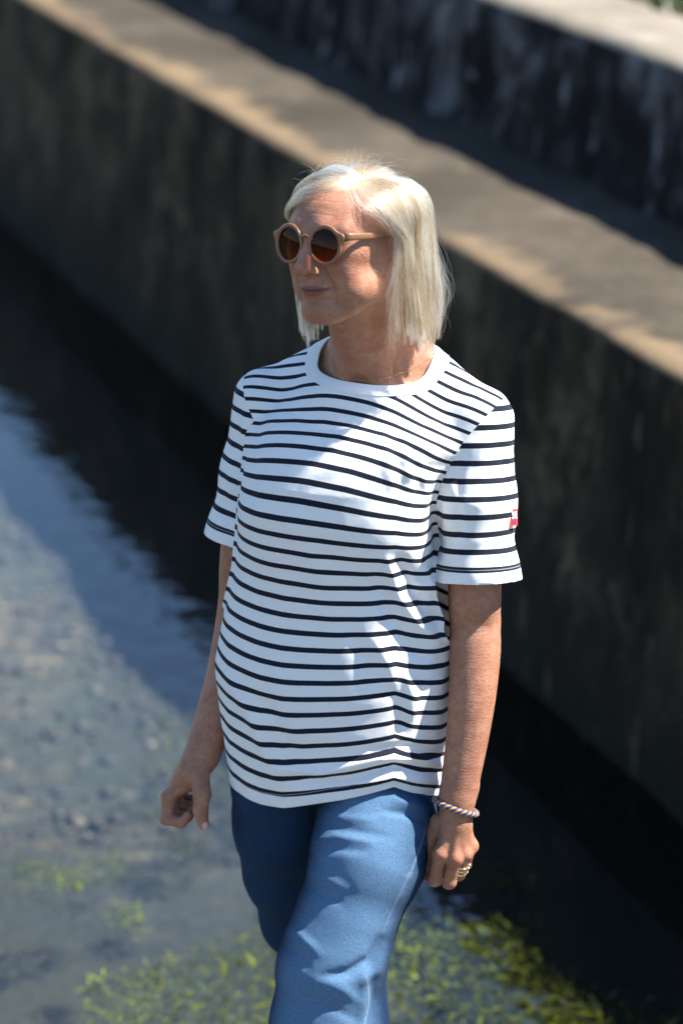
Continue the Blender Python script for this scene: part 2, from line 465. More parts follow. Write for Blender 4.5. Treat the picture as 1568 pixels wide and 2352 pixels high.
y = .45 + 4.6 * r.random(n) ** 2.0; x = -2.2 + 3.6 * r.random(n)
d_ = lnoise(np.stack([x, y, y * 0], -1), 1.9, 14) + .7 * lnoise(np.stack([x, y, y * 0], -1), 5.5, 15)
dens = np.interp(y, [.4, 1.15, 1.45, 1.7, 2.1, 3.2, 6], [.62, .50, .20, -.22, -.50, -.64, -.68]) + np.interp(x, [-2, -.62, -.35, 0, .5], [-.22, .04, .14, .2, .2])
for q_, r_q in ((at_z(55, 1968, WZ), .13), (at_z(265, 1942, WZ), .12), (at_z(120, 2010, WZ), .08), (at_z(430, 1930, WZ), .05)): dens = dens + 1.0 * np.exp(-(((x - q_[0]) / r_q) ** 2 + ((y - q_[1]) / (r_q * 1.1)) ** 2))
k = (d_ + dens > .22) & ((np.stack([x, y], -1) - E0) @ EN < -.55 + .15 * lnoise(np.stack([x, y, y * 0], -1), 3.0, 18))
C = np.stack([x, y, np.full(n, 0.0)], -1)[k]; dk = (d_ + dens - .22)[k]
C[:, 2] = WZ - .055 + .052 * r.random(len(C)) + np.clip(dk, 0, 1) * .012
o = blades('water_weed', C, .006 + .030 * r.random(len(C)) ** 4, .0012 + .0030 * r.random(len(C)) ** 2, WEED, 1.7, 23, .32)
tag(o, 'bright green water weed in the shallow stream', 'weed')
m = NT('clear_water'); ob = m.obj()
h = m.math('ADD', m.math('MULTIPLY', m.noise(1, 2, .5, m.mapping(ob, (9, 7, 1))), 1.0), m.math('MULTIPLY', m.noise(1, 2, .5, m.mapping(ob, (26, 17, 1))), .22))
nb = m.bump(h, .13, .03)
fr = m.n('Fresnel', {'IOR': 1.48, 'Normal': nb}).outputs[0]
tr = m.n('BsdfTransparent', {'Color': (.90, .92, .88)}).outputs[0]
gl = m.n('BsdfGlossy', {'Color': (1, 1, 1), 'Roughness': .02, 'Normal': nb}).outputs[0]
WATER = m.surf(m.n('MixShader', {0: fr, 1: tr, 2: gl}).outputs[0])
sheet('stream_water', -14, 8, -9, 80, WZ, WATER)
# the bank she walks on, below the picture, and the far side of the stream
m = NT('bank_gravel'); ob = m.obj()
BANK = m.surf(m.pbr(Base_Color=m.ramp(m.noise(25, 5, .6, ob), [(.35, (.0600, .0550, .0425)), (.65, (.1200, .1100, .0875))]), Roughness=.95, Normal=m.bump(m.noise(60, 4, .6, ob), .7, .01)))
def block(name, x0, x1, y0, y1, z0, z1, mat):
    V = np.array([(x, y, z) for z in (z0, z1) for y in (y0, y1) for x in (x0, x1)], float)
    F = [(0, 2, 3, 1), (4, 5, 7, 6), (0, 1, 5, 4), (2, 6, 7, 3), (0, 4, 6, 2), (1, 3, 7, 5)]
    o = mesh_obj(name, V, F, mat, smooth=False)
    b = o.modifiers.new('b', 'BEVEL'); b.width = .02; b.segments = 2
    o['kind'] = 'structure'; return o
block('river_bank', -1.6, 1.5, -9, .44, -.75, -.001, BANK)
block('far_bank', -200, -6.0, -60, 200, -.9, .05, GROUND)
# ------------------------------------------------------------------ the person's body: one implicit surface
HO = np.array([0.013, -0.018, 1.577])
HR = rotm(0, 0, -40) @ rotm(-3.5, 0, 0) @ rotm(0, -6, 0)
def head_to_world(p): return np.asarray(p, float) @ HR.T + HO
TR = rotm(0, 0, -20)
def tw(x, y, z):                                  # torso frame (x her left, -y her front) to world
    u = np.clip((np.asarray(z, float) - 0.85) / 0.48, -1.5, 1.2)
    o = np.array([-0.012, 0.02, 0]) * (1 - u)[..., None] + np.array([0.044, 0.032, 0]) * u[..., None]
    p = np.stack(np.broadcast_arrays(np.asarray(x, float), np.asarray(y, float), np.zeros_like(np.asarray(z, float))), -1)
    r = p @ TR.T + o
    r[..., 2] = z
    return r
def tl(P):                                        # world to torso frame
    P = np.asarray(P)
    u = np.clip((P[..., 2] - 0.85) / 0.48, -1.5, 1.2)
    o = np.array([-0.012, 0.02, 0]) * (1 - u)[..., None] + np.array([0.044, 0.032, 0]) * u[..., None]
    q = (P - o); q[..., 2] = 0
    r = q @ TR; r[..., 2] = P[..., 2]
    return r

def pd2(X, Z, pts):                               # distance to a line drawn on the face, seen from the front
    d = None
    for (x0, z0), (x1, z1) in zip(pts[:-1], pts[1:]):
        ax, az = x1 - x0, z1 - z0
        t = np.clip(((X - x0) * ax + (Z - z0) * az) / (ax * ax + az * az), 0, 1)
        e = np.hypot(X - x0 - t * ax, Z - z0 - t * az)
        d = e if d is None else np.minimum(d, e)
    return d
MZ, MW = -.0690, .0270
def mouth(X, Z):
    ax = np.abs(X); tp = np.clip(1 - (ax / MW) ** 2, 0, 1)
    zm = MZ + .0024 * (ax / MW) ** 2 - .0006 * np.exp(-(X / .005) ** 2)
    hu = .0060 * tp ** .8 - .0008 * np.exp(-(X / .0035) ** 2) + 1e-5
    hl = .0082 * tp ** .6 + 1e-5
    return ax, tp, zm, hu, hl
def face_detail(L, M, d):
    """nose, mouth and creases, on the points in front only"""
    d = smin(d, chain(L, [(0, -.084, .012), (0, -.0915, -.004), (0, -.1050, -.029)], [.0065, .0064, .0088], .006), .013)
    d = smin(d, ell(L, (0, -.093, -.028), (.0130, .015, .019)), .011)
    d = smin(d, ell(L, (0, -.1090, -.0365), (.0106, .0098, .0092)), .008)
    d = smin(d, ell(M, (.0128, -.0945, -.0395), (.0072, .0110, .0076)), .005)
    d = smin(d, rc(L, (0, -.108, -.0425), (0, -.094, -.0465), .0048, .0045), .004)
    d = smax(d, -ell(M, (.0074, -.1005, -.0480), (.0036, .0064, .0042), rotm(20, 0, 0)), .0025)
    X, Z = L[:, 0], L[:, 2]; AX = M[:, 0]
    fr = smooth01(-L[:, 1], .040, .062).astype(f4)
    ax, tp, zm, hu, hl = mouth(X, Z)
    d = d - fr * (.0030 * tp ** .7 * np.exp(-((Z - zm - .45 * hu - .0006) / .0032) ** 2) + .0042 * tp ** .6 * np.exp(-((Z - zm + .48 * hl) / .0040) ** 2))
    d = d + fr * .0034 * smooth01(1.10 - ax / MW, 0, .25) * np.exp(-((Z - zm) / .0013) ** 2)
    d = d + fr * (.0022 * np.exp(-((AX - MW - .001) / .0036) ** 2 - ((Z - MZ - .0015) / .0050) ** 2)
                  + .0012 * np.exp(-(X / .0035) ** 2 - ((Z + .056) / .006) ** 2)
                  + .0032 * np.exp(-(X / .019) ** 2 - ((Z + .0850) / .0050) ** 2))
    d = d + fr * .0026 * np.exp(-(pd2(AX, Z, [(.0188, -.0335), (.0235, -.043), (.0290, -.053), (.0325, -.062)]) / .0030) ** 2)
    d = d + fr * .0020 * np.exp(-(pd2(AX, Z, [(.0310, -.069), (.0325, -.078), (.0320, -.088)]) / .0032) ** 2)
    d = d + fr * .0008 * np.exp(-(pd2(AX, Z, [(.013, -.013), (.026, -.020), (.040, -.017)]) / .0022) ** 2)
    for zl, dx in ((.038, .0), (.047, .004), (.056, -.003)):
        d = d + fr * .0002 * np.exp(-((Z - zl - .002 * np.cos((X + dx) * 60)) / .0011) ** 2) * smooth01(.045 - AX, 0, .02)
    return d
def head_sdf(P):
    L = ((P - HO.astype(f4)) @ HR.astype(f4)).astype(f4)
    M = L.copy(); M[:, 0] = np.abs(M[:, 0])       # both halves at once
    d = ell(L, (0, .012, .022), (.0725, .090, .066))
    d = smin(d, ell(L, (0, -.030, .022), (.061, .058, .054)), .03)
    d = smin(d, ell(L, (0, -.026, -.030), (.0595, .060, .062)), .03)
    d = smin(d, chain(M, [(.053, .012, -.040), (.047, -.012, -.074), (.018, -.066, -.101)], [.016, .016, .016], .01), .034)
    d = smin(d, ell(L, (0, -.073, -.1005), (.0235, .0175, .0170)), .018)
    d = smin(d, ell(L, (0, -.066, -.062), (.033, .0255, .028)), .022)
    d = smin(d, ell(M, (.042, -.056, -.016), (.022, .021, .016)), .022)
    d = smin(d, ell(M, (.034, -.062, -.040), (.022, .0195, .021)), .018)
    d = smin(d, ell(M, (.0405, -.043, -.069), (.0215, .027, .0225)), .022)        # soft jowl
    d = smin(d, ell(L, (0, -.040, -.098), (.036, .034, .018)), .022)
    d = smin(d, chain(M, [(0, -.0815, .014), (.022, -.0820, .018), (.044, -.066, .015), (.054, -.048, .004)], [.0075, .008, .007, .006], .006), .02)
    i = np.nonzero((L[:, 1] < -.030) & (L[:, 2] < .066) & (L[:, 2] > -.12))[0]
    if len(i):
        Li, Mi, di = L[i], M[i], d[i]
        di = smax(di, -ell(Mi, (.031, -.099, -.001), (.017, .0155, .0105)), .012)    # eye sockets
        di = smin(di, ell(Mi, (.0315, -.0715, -.001), (.0155, .0135, .0125)), .004)
        di = smax(di, -chain(Mi, [(.018, -.0865, -.003), (.031, -.0875, -.006), (.046, -.077, -.003)], [.0008, .0012, .0008], .002), .003)
        d[i] = face_detail(Li, Mi, di)
    i = np.nonzero((M[:, 0] > .05) & (L[:, 1] < -.02) & (np.abs(L[:, 2] + .005) < .03))[0]
    if len(i):                                    # crow's feet
        q = M[i]; e = d[i]
        for a, b in (((-.066, -.004), (-.046, -.010)), ((-.067, -.009), (-.048, -.019)), ((-.065, .001), (-.043, -.002)), ((-.065, -.013), (-.052, -.027))):
            e = e + .0003 * np.exp(-(pd2(q[:, 1], q[:, 2], [a, b]) / .0010) ** 2)
        d[i] = e
    i = np.nonzero((M[:, 0] > .045) & (np.abs(L[:, 1] - .014) < .045) & (np.abs(L[:, 2] + .01) < .06))[0]
    if len(i):
        q = M[i]
        e = ell(q, (.0735, .018, -.010), (.0075, .018, .029), rotm(8, 0, -14))
        e = smax(e, -ell(q, (.080, .014, -.006), (.0055, .010, .017), rotm(8, 0, -14)), .004)
        d[i] = smin(d[i], e, .006)
    return d, L

def near(P, f, lo, hi, pad=.03):                  # evaluate f only close to its own box
    q = np.maximum(np.maximum(np.asarray(lo, f4) - P, P - np.asarray(hi, f4)), 0)
    b = np.sqrt((q * q).sum(1))
    d = b + pad
    i = np.nonzero(b < pad)[0]
    if len(i): d[i] = f(P[i])
    return d
NK0 = head_to_world((0, .022, -.055)); NK1 = tw(0.0, 0.015, np.array(1.360))
def neck_sdf(P):
    d = rc(P, NK0, NK1, .0535, .060)
    d = smin(d, rc(P, head_to_world((0, -.018, -.085)), tw(-.005, -.026, np.array(1.355)), .030, .030), .03)
    for s in (-1, 1):
        d = smin(d, rc(P, head_to_world((s * .052, .022, -.05)), tw(s * .016, -.046, np.array(1.345)), .014, .010), .016)
        d = smin(d, rc(P, tw(s * .022, -.046, np.array(1.340)), tw(s * .095, -.010, np.array(1.335)), .009, .008), .02)   # collar bones
    for s in (-1, 1): d = smin(d, rc(P, tw(s * .042, .03, np.array(1.388)), tw(s * .082, .026, np.array(1.366)), .032, .019), .03)
    d = smax(d, -ell(P, tw(0, -.066, np.array(1.352)), (.014, .014, .014)), .012)
    return d
def torso_sdf(P):
    d = rc(P, tw(-.14, .02, np.array(1.292)), tw(.14, .02, np.array(1.286)), .036, .036)
    d = smin(d, ell(P, tw(0, .020, np.array(1.19)), (.132, .084, .165), TR), .06)
    d = smin(d, rc(P, tw(0, .015, np.array(1.25)), NK1, .075, .060), .05)
    for s in (-1, 1):
        d = smin(d, rc(P, tw(s * .05, .03, np.array(1.352)), tw(s * .130, .025, np.array(1.295)), .024, .030), .04)
    d = smin(d, ell(P, tw(0, .02, np.array(.98)), (.125, .085, .18), TR), .05)
    d = smin(d, ell(P, tw(0, .02, np.array(.87)), (.140, .095, .12), TR), .05)
    return d

# joints read off the photograph, each at its own depth
LSH = tw(.165, .012, np.array(1.292))
LEL = at(1090, 1425, -.060); LE2 = at(1091, 1495, -.073); LFO = at(1084, 1600, -.092); LF2 = at(1071, 1705, -.106); LWR = at(1050, 1832, -.120)
RSH = tw(-.165, .012, np.array(1.292))
REL = at(556, 1390, .115); RFO = at(524, 1560, .088); RWR = at(464, 1735, .040)
LUP = at(1090, 1330, -.058)
LKN = at(766, 2200, -.150); LHIP = tw(.085, .01, np.array(.80)); LAN = np.array([-.035, -.155, .07])
RKN = np.array([-.045, .203, .455]); RHIP = tw(-.085, .015, np.array(.80)); RAN = np.array([-.03, .325, .11])

def spline(pts, rad, n):
    p = np.array(pts, float); q = np.column_stack([p, rad]); q = np.vstack([2 * q[0] - q[1], q, 2 * q[-1] - q[-2]])
    out = []
    for t in np.linspace(0, len(p) - 1 - 1e-9, n):
        i = int(t); f = t - i; a, b, c, d = q[i:i + 4]
        out.append(.5 * (2 * b + (c - a) * f + (2 * a - 5 * b + 4 * c - d) * f * f + (3 * b - a - 3 * c + d) * f ** 3))
    out = np.array(out); return list(out[:, :3]), list(out[:, 3])
LARM = spline([LSH, LUP, LEL, LE2, LFO, LF2, LWR], [.040, .0400, .0378, .0380, .0352, .0315, .0275], 19)
RARM = spline([RSH, RSH * .3 + REL * .7 + [-.004, 0, 0], REL, RFO, RWR], [.040, .040, .0375, .0355, .0275], 16)
def left_arm(P):
    d = pipe(P, *LARM)
    d = smin(d, ell(P, LEL + [0.023, 0.014, -.004], (.012, .016, .020)), .014)
    return smin(d, ell(P, LWR + [.018, .004, .014], (.011, .011, .012)), .012)   # ulna head
def right_arm(P): return pipe(P, *RARM)
def arm_sdf(P):
    a, b = np.array(LARM[0]), np.array(RARM[0])
    return np.minimum(near(P, left_arm, a.min(0) - .045, a.max(0) + .045), near(P, right_arm, b.min(0) - .045, b.max(0) + .045))
def leg_sdf(P):
    d = chain(P, [LHIP, LKN, LAN, LAN + [-.03, -.10, -.04]], [.060, .042, .034, .022], .03)
    e = chain(P, [RHIP, at(690, 2110, .125), RKN, RAN, RAN + [-.03, -.08, -.07]], [.056, .042, .040, .032, .020], .02)
    return np.minimum(d, e)

def hand(P, wrist, carpal, mcps, fingers, frad, thumb, trad):
    d = ell(P, carpal, (.023, .021, .026))
    d = smin(d, rc(P, wrist, carpal, .024, .022), .012)
    for m in mcps: d = smin(d, rc(P, carpal * .8 + m * .2, m, .0125, .0112), .014)
    fs = None
    for m, f, r in zip(mcps, fingers, frad):
        e = chain(P, [m] + f, [.0108 * r, .0098 * r, .0083 * r, .0068 * r], .0035)
        e = smin(e, ell(P, f[0], (.0106 * r, .0106 * r, .0106 * r)), .004)
        fs = e if fs is None else smin(fs, e, .0006)
    d = smin(d, fs, .006)
    t = chain(P, thumb, trad, .005)
    return smin(d, t, .007)
def V3(*a): return np.array(a, float)
# her left hand: back of the hand to the camera, fingers hanging and curled
LCA = at(1046, 1884, -.126)
L_M = [at(1010, 1962, -.142), at(1044, 1972, -.144), at(1067, 1962, -.132), at(1081, 1944, -.117)]
L_F = [[at(998, 2020, -.138), at(992, 2012, -.108), at(996, 1984, -.104)],
       [at(1031, 2026, -.137), at(1026, 2018, -.103), at(1028, 1986, -.101)],
       [at(1052, 2008, -.124), at(1048, 2008, -.090), at(1046, 1980, -.090)],
       [at(1067, 1986, -.106), at(1060, 1990, -.080), at(1054, 1970, -.082)]]
L_T = [at(1010, 1890, -.115), at(988, 1940, -.108), at(981, 1985, -.105), at(986, 2014, -.108)]
# her right hand: a loose fist seen from the thumb side
RCA = at(440, 1777, .030)
R_M0 = at(388, 1830, .018); R_P0 = at(383, 1880, .010); R_D0 = at(416, 1891, .004); R_T0 = at(432, 1872, .006)
ACR = V3(.004, .019, .001)
R_M = [R_M0 + ACR * i for i in range(4)]
R_F = [[p + ACR * i * (1.0 if j == 0 else .93) + V3(0.004 * i, 0, (-.003 if i == 1 else .001 * i) + (.004 * i if j else 0)) for j, p in enumerate((R_P0, R_D0, R_T0))] for i in range(4)]
R_T = [at(456, 1775, .015), at(464, 1826, -.006), at(460, 1862, -.014), at(467, 1893, -.014)]
def hands_sdf(P):
    pts = np.array([LWR] + L_M + sum(L_F, []) + L_T); qts = np.array([RWR] + R_M + sum(R_F, []) + R_T)
    return np.minimum(near(P, left_hand, pts.min(0) - .03, pts.max(0) + .03), near(P, right_hand, qts.min(0) - .03, qts.max(0) + .03))
def left_hand(P):
    a = hand(P, LWR, LCA, L_M, L_F, [1.02, 1.04, .98, .88], L_T, [.016, .0125, .0105, .0085])
    for m in L_M: a = smin(a, ell(P, m + [0, -.0045, .002], (.0085, .009, .0095)), .006)
    for m in L_M: a = smin(a, rc(P, LCA * .65 + m * .35 + [0, -.010, .004], m + [0, -.009, .004], .0035, .0042), .006)
    return a
def right_hand(P):
    b = hand(P, RWR, RCA, R_M, R_F, [1.0, 1.02, .98, .88], R_T, [.017, .0135, .0112, .0088])
    return b

def low_sdf(P):
    d = smin(torso_sdf(P), arm_sdf(P), .018)
    d = smin(d, leg_sdf(P), .03)
    return smin(d, hands_sdf(P), .010)
def limb_sdf(P): return smin(arm_sdf(P), hands_sdf(P), .010)
def upper_sdf(P):
    d, _ = head_sdf(P)
    d = smin(d, neck_sdf(P), .018)
    return smin(d, torso_sdf(P), .02)

def build_body():
    parts = []
    parts.append(nets(upper_sdf, (-.15, -.18, 1.305), (.17, .17, 1.70), .0014))
    Vb, Qb = nets(low_sdf, (-.42, -.36, -.01), (.42, .46, 1.32), .0044)
    zz = Vb[Qb].mean(1)
    lo_arm = ((zz[:, 2] < 1.06) & ((zz[:, 0] > .15) | (zz[:, 0] < -.125)))      # the bare forearms are meshed finer below
    Qb = Qb[~lo_arm & (zz[:, 2] < 1.312)]
    u, inv = np.unique(Qb, return_inverse=True)
    parts.append((Vb[u], inv.reshape(Qb.shape)))
    for lo, hi in (((.085, -.21, .55), (.30, .06, 1.10)), ((-.32, -.08, .55), (-.085, .22, 1.10))):
        V, Q = nets(limb_sdf, lo, hi, .0016)
        parts.append((V, Q))
    Vs, Qs, o = [], [], 0
    for V, Q in parts: Vs.append(V); Qs.append(Q + o); o += len(V)
    return np.concatenate(Vs), np.concatenate(Qs)

BV, BQ = build_body()
BN = normals(BV, BQ)
L = (BV - HO) @ HR
M = L.copy(); M[:, 0] = np.abs(M[:, 0])
hd = BV[:, 2] > 1.40
ax, tp, zm, hu, hl = mouth(L[:, 0], L[:, 2])
dz = L[:, 2] - zm
lipm = np.where(hd & (L[:, 1] < -.06) & (ax < MW), np.where(dz > 0, 1 - smooth01(dz / (hu + .0006), .75, 1.1), 1 - smooth01(-dz / (hl + .0004), .8, 1.1)) * smooth01(tp, 0, .12), 0)
blush = np.where(hd, np.exp(-(((M - [.040, -.066, -.028]) / [.020, .03, .018]) ** 2).sum(1)) + .8 * np.exp(-(((M - [0, -.112, -.034]) / [.013, .016, .012]) ** 2).sum(1)) + .6 * np.exp(-(((M - [0, -.088, -.095]) / [.016, .02, .012]) ** 2).sum(1)), 0)
HC = np.array([0, .012, .022])
pole = np.degrees(np.arctan2(np.hypot(L[:, 0], L[:, 1] - HC[1]), L[:, 2] - HC[2]))
azi = np.degrees(np.arctan2(L[:, 0], -(L[:, 1] - HC[1])))
def hairline(az): return np.interp(np.abs(az), [0, 30, 60, 78, 88, 95, 105, 130, 180], [58, 55, 50, 50, 62, 84, 100, 112, 116])
scalp = np.where(hd, smooth01(hairline(azi) - pole, -3, 5), 0)
def blob(c, r): return 1 - smooth01(np.linalg.norm(BV - c, axis=1), r * .5, r)
knk = sum(blob(m + V3(.0, -.012, .002), .013) for m in L_M) + sum(blob(f[0], .014) for f in L_F)
nail = (1 - smooth01(np.linalg.norm((BV - (R_T[3] + V3(.004, -.0085, -.001))) / [.0058, .006, .0078], axis=1), .85, 1.05))
blush = blush + .6 * knk

m = NT('skin')
ob = m.obj()
n1 = m.noise(38, 4, .6, ob); n2 = m.noise(330, 3, .6, ob); n3 = m.noise(9, 2, .5, ob)
c = m.ramp(n1, [(.30, (.268, .122, .075)), (.52, (.330, .160, .099)), (.72, (.395, .205, .132))])
n4 = m.noise(120, 4, .65, ob); n5 = m.noise(520, 3, .6, ob)
c = m.mix(m.ramp(n4, [(.42, 0.0), (.66, .55)]), c, (.25, .088, .052))
c = m.mix(m.ramp(n5, [(.50, 0.0), (.72, .25)]), c, (.46, .255, .175))
c = m.mix(m.math('MULTIPLY', m.attr('blush'), .45), c, (.34, .095, .070))
frk = m.n('TexVoronoi', {'Vector': ob, 'Scale': 190.0, 'Randomness': 1.0}).outputs['Distance']
fm = m.math('MULTIPLY', m.ramp(frk, [(.10, 1.0), (.26, 0.0)]), m.ramp(n3, [(.44, 0.0), (.60, .42)]))
c = m.mix(fm, c, (.19, .070, .038))
c = m.mix(m.attr('lip'), c, (.215, .078, .062))
c = m.mix(m.attr('scalp'), c, (.50, .38, .25))
c = m.mix(m.attr('nail'), c, (.62, .40, .36))
cr = m.n('TexWave', {'Vector': m.mapping(ob, (1, 1, 1)), 'Scale': 60.0, 'Distortion': 9.0, 'Detail': 3.0, 'Detail Scale': 2.0}, bands_direction='Z').outputs['Fac']
nb = m.bump(n2, .30, .0014)
nb = m.bump(cr, .12, .001, nb)
nb = m.bump(m.noise(1300, 2, .5, ob), .12, .0006, nb)
ro = m.math('SUBTRACT', m.math('ADD', .40, m.math('MULTIPLY', n2, .18)), m.math('MULTIPLY', m.attr('nail'), .25))
SKIN = m.surf(m.pbr(Base_Color=c, Roughness=ro, Normal=nb, Subsurface_Weight=.12, Subsurface_Radius=(1.0, .35, .2), Subsurface_Scale=.004, IOR=1.42, Specular_IOR_Level=.32))

person = mesh_obj('person', BV, BQ, SKIN)
tag(person, 'older woman with pale blonde bob walking in striped T-shirt and blue jeans', 'person')
attr(person, 'lip', lipm); attr(person, 'blush', np.clip(blush, 0, 1.2)); attr(person, 'scalp', scalp); attr(person, 'nail', nail)
# ------------------------------------------------------------------ clothes
ZR = lambda py, y=-.03: at(784, py, y)[2]
_rows = [(1000, 0.03, 0.16, 0.115, 0.1), (1050, 0.018, 0.152, 0.125, 0.1), (1100, 0.008, 0.148, 0.135, 0.1), (1180, -0.001, 0.147, 0.138, 0.098), (1250, -0.0021, 0.1499, 0.13, 0.098), (1330, 0.0017, 0.1607, 0.126, 0.1), (1400, 0.002, 0.171, 0.128, 0.104), (1480, -0.002, 0.178, 0.134, 0.108), (1560, -0.007, 0.182, 0.139, 0.112), (1640, -0.005, 0.178, 0.14, 0.112), (1700, -0.004, 0.174, 0.14, 0.11), (1760, -0.002, 0.17, 0.14, 0.108), (1900, -0.001, 0.163, 0.138, 0.105)]
_rz = np.array([ZR(r[0]) for r in _rows])[::-1]
_rt = np.array([r[1:] for r in _rows])[::-1]
def shirt_torso(P):
    z = P[:, 2]
    cx, a, bf, bb = (np.interp(z, _rz, _rt[:, i]).astype(f4) for i in range(4))
    aw = np.sqrt(np.maximum(a * a - (.342 * bf) ** 2 * .8, .01)) / .94
    q = (np.stack([P[:, 0] - cx, P[:, 1] - .020, z], -1) @ TR.astype(f4))
    x = np.abs(q[:, 0]) / aw; y = np.abs(q[:, 1]) / np.where(q[:, 1] < 0, bf, bb)
    k = (x ** 2.25 + y ** 2.25 + 1e-6) ** (1 / 2.25)
    d = (k - 1) * np.minimum(aw, bf) * .93
    d = smax(d, z - ZR(985), .05)
    for s in (-1, 1):
        d = smin(d, ell(P, tw(s * .064, -.078, np.array(1.150)), (.062, .046, .058), TR), .045)
    return d
def shirt_yoke(P):
    d = ell(P, tw(0, .016, np.array(1.318)), (.112, .098, .066), TR)
    d = smin(d, ell(P, tw(0, .022, np.array(1.245)), (.158, .104, .105), TR), .05)
    for s in (-1, 1):
        d = smin(d, rc(P, tw(s * .070, .034, np.array(1.362)), tw(s * .168, .020, np.array(1.298)), .034, .040), .035)
    return d
LCU = at(1101, 1330, -.060); RCU = at(556, 1238, .085)
def sleeve_l(P):
    e = LCU + (LCU - LSH) * .25
    return chain(P, [LSH + [.004, 0, .004], LSH * .5 + LCU * .5 + [-.002, -.002, 0], LCU, e], [.0500, .0532, .0550, .0550], .03)
def sleeve_r(P):
    e = RCU + (RCU - RSH) * .25
    return chain(P, [RSH + [-.004, 0, .004], RSH * .5 + RCU * .5 + [.003, 0, 0], RCU, e], [.0480, .0490, .0520, .0530], .03)
def shirt_sdf(P):
    d = smin(shirt_torso(P), shirt_yoke(P), .045)
    return smin(smin(d, sleeve_l(P), .014), sleeve_r(P), .014)
SV, SQ = nets(shirt_sdf, (-.30, -.26, .66), (.34, .24, 1.45), .0030)
ST = tri(SQ)
SN = normals(SV, SQ)
spx, spy = proj(SV)
facing = smooth01(-(SN * (SV - CAM) / np.linalg.norm(SV - CAM, axis=1, keepdims=True)).sum(1), -.05, .25)
def ridge(pts, amp, w):
    """a soft fold laid along a line of the surface"""
    p = np.array(pts, float); best = np.full(len(spx), 1e9); tt = np.zeros(len(spx)); tot = len(p) - 1
    for i in range(tot):
        a, b = p[i], p[i + 1]; ab = b - a
        t = np.clip(((spx - a[0]) * ab[0] + (spy - a[1]) * ab[1]) / (ab @ ab), 0, 1)
        d = np.hypot(spx - a[0] - t * ab[0], spy - a[1] - t * ab[1])
        m = d < best; best[m] = d[m]; tt[m] = (i + t[m]) / tot
    return amp * np.exp(-(best / w) ** 2) * np.clip(np.sin(np.pi * np.clip(tt * .86 + .07, 0, 1)), 0, 1) ** .7
tq = tl(SV)
dsl, dsr = sleeve_l(SV.astype(f4)), sleeve_r(SV.astype(f4))
dto = np.minimum(shirt_torso(SV.astype(f4)), shirt_yoke(SV.astype(f4)))
FOLDS = [
    # breast and armpit
    ([(880, 985), (892, 1060), (905, 1150)], .0030, 16), ([(925, 1010), (940, 1100), (935, 1190)], .0034, 15), ([(960, 1040), (975, 1120), (968, 1230)], .0030, 12),
    ([(1012, 1090), (1000, 1170), (1004, 1270)], -.0050, 12), ([(1040, 1035), (985, 1030), (930, 1010)], .0028, 12), ([(1030, 1065), (970, 1075), (900, 1070)], -.0024, 14),
    ([(800, 960), (760, 1040), (690, 1130)], .0022, 22), ([(570, 900), (562, 1000), (556, 1110)], .0040, 12), ([(600, 940), (585, 1040), (575, 1150)], -.0030, 14),
    ([(560, 1160), (620, 1190), (700, 1200)], .0022, 16),
    # waist, her left side
    ([(890, 1290), (915, 1370), (955, 1430), (1005, 1475)], .0075, 13), ([(925, 1290), (950, 1360), (985, 1410), (1030, 1440)], -.0080, 13), ([(965, 1290), (985, 1345), (1030, 1390)], .0060, 11),
    ([(860, 1330), (895, 1420), (940, 1490), (1010, 1525)], -.0048, 15), ([(1032, 1340), (985, 1350), (930, 1330)], .0040, 10),
    ([(860, 1470), (895, 1530), (905, 1580)], .0042, 15), ([(930, 1540), (948, 1600), (940, 1660)], .0055, 15), ([(900, 1590), (925, 1650), (915, 1690)], -.0034, 14),
    ([(800, 1440), (840, 1520), (835, 1600)], -.0026, 20), ([(700, 1250), (745, 1360), (770, 1480)], .0020, 30),
    # belly and hem
    ([(520, 1560), (575, 1640), (605, 1715), (640, 1800)], .0052, 16), ([(545, 1560), (610, 1620), (660, 1710), (700, 1790)], -.0030, 20),
    ([(640, 1765), (740, 1778), (840, 1748), (930, 1728)], .0058, 12), ([(700, 1795), (800, 1790), (900, 1762), (1010, 1772)], -.0052, 10), ([(830, 1800), (900, 1782), (1015, 1800)], .0060, 11),
    ([(860, 1725), (940, 1712), (1025, 1742)], -.0042, 9), ([(880, 1745), (960, 1742), (1020, 1765)], .0040, 8), ([(600, 1650), (700, 1690), (830, 1695)], .0020, 22),
    # sleeves
    ([(1120, 980), (1105, 1080), (1100, 1180)], .0018, 16), ([(1060, 1040), (1050, 1140), (1060, 1240)], -.0022, 12), ([(1020, 1290), (1060, 1250), (1120, 1240)], .0020, 14),
    ([(1150, 1000), (1160, 1080), (1165, 1150)], -.0020, 12), ([(520, 1010), (512, 1100), (520, 1200)], -.0024, 10), ([(1030, 1100), (1050, 1150), (1110, 1165)], .0018, 12),
]
disp = np.zeros(len(SV))
for f in FOLDS: disp += ridge(*f)
disp = disp * facing * 1.35
dq = tq @ np.array([[.8, 0, .6], [0, 1, 0], [-.6, 0, .8]]).T
disp += .0011 * lnoise(dq * [1, 1, .35], 42, 7) * (.4 + .6 * smooth01(lnoise(SV, 7, 8), -.3, .5)) + .0007 * lnoise(dq * [.4, 1, 1], 60, 9)
disp += .0016 * lnoise(SV * [1, 1, .6], 14, 1) + .0008 * lnoise(SV * [1, 1, .7], 33, 2)
low = smooth01(1.02 - SV[:, 2], 0, .25)
ang = np.arctan2(tq[:, 1], tq[:, 0])
disp += low * .0028 * (np.sin(ang * 7 + 1.2) * .6 + np.sin(ang * 11 + .3) * .4) * (1 - facing * .6)
SV2 = SV + SN * disp[:, None]
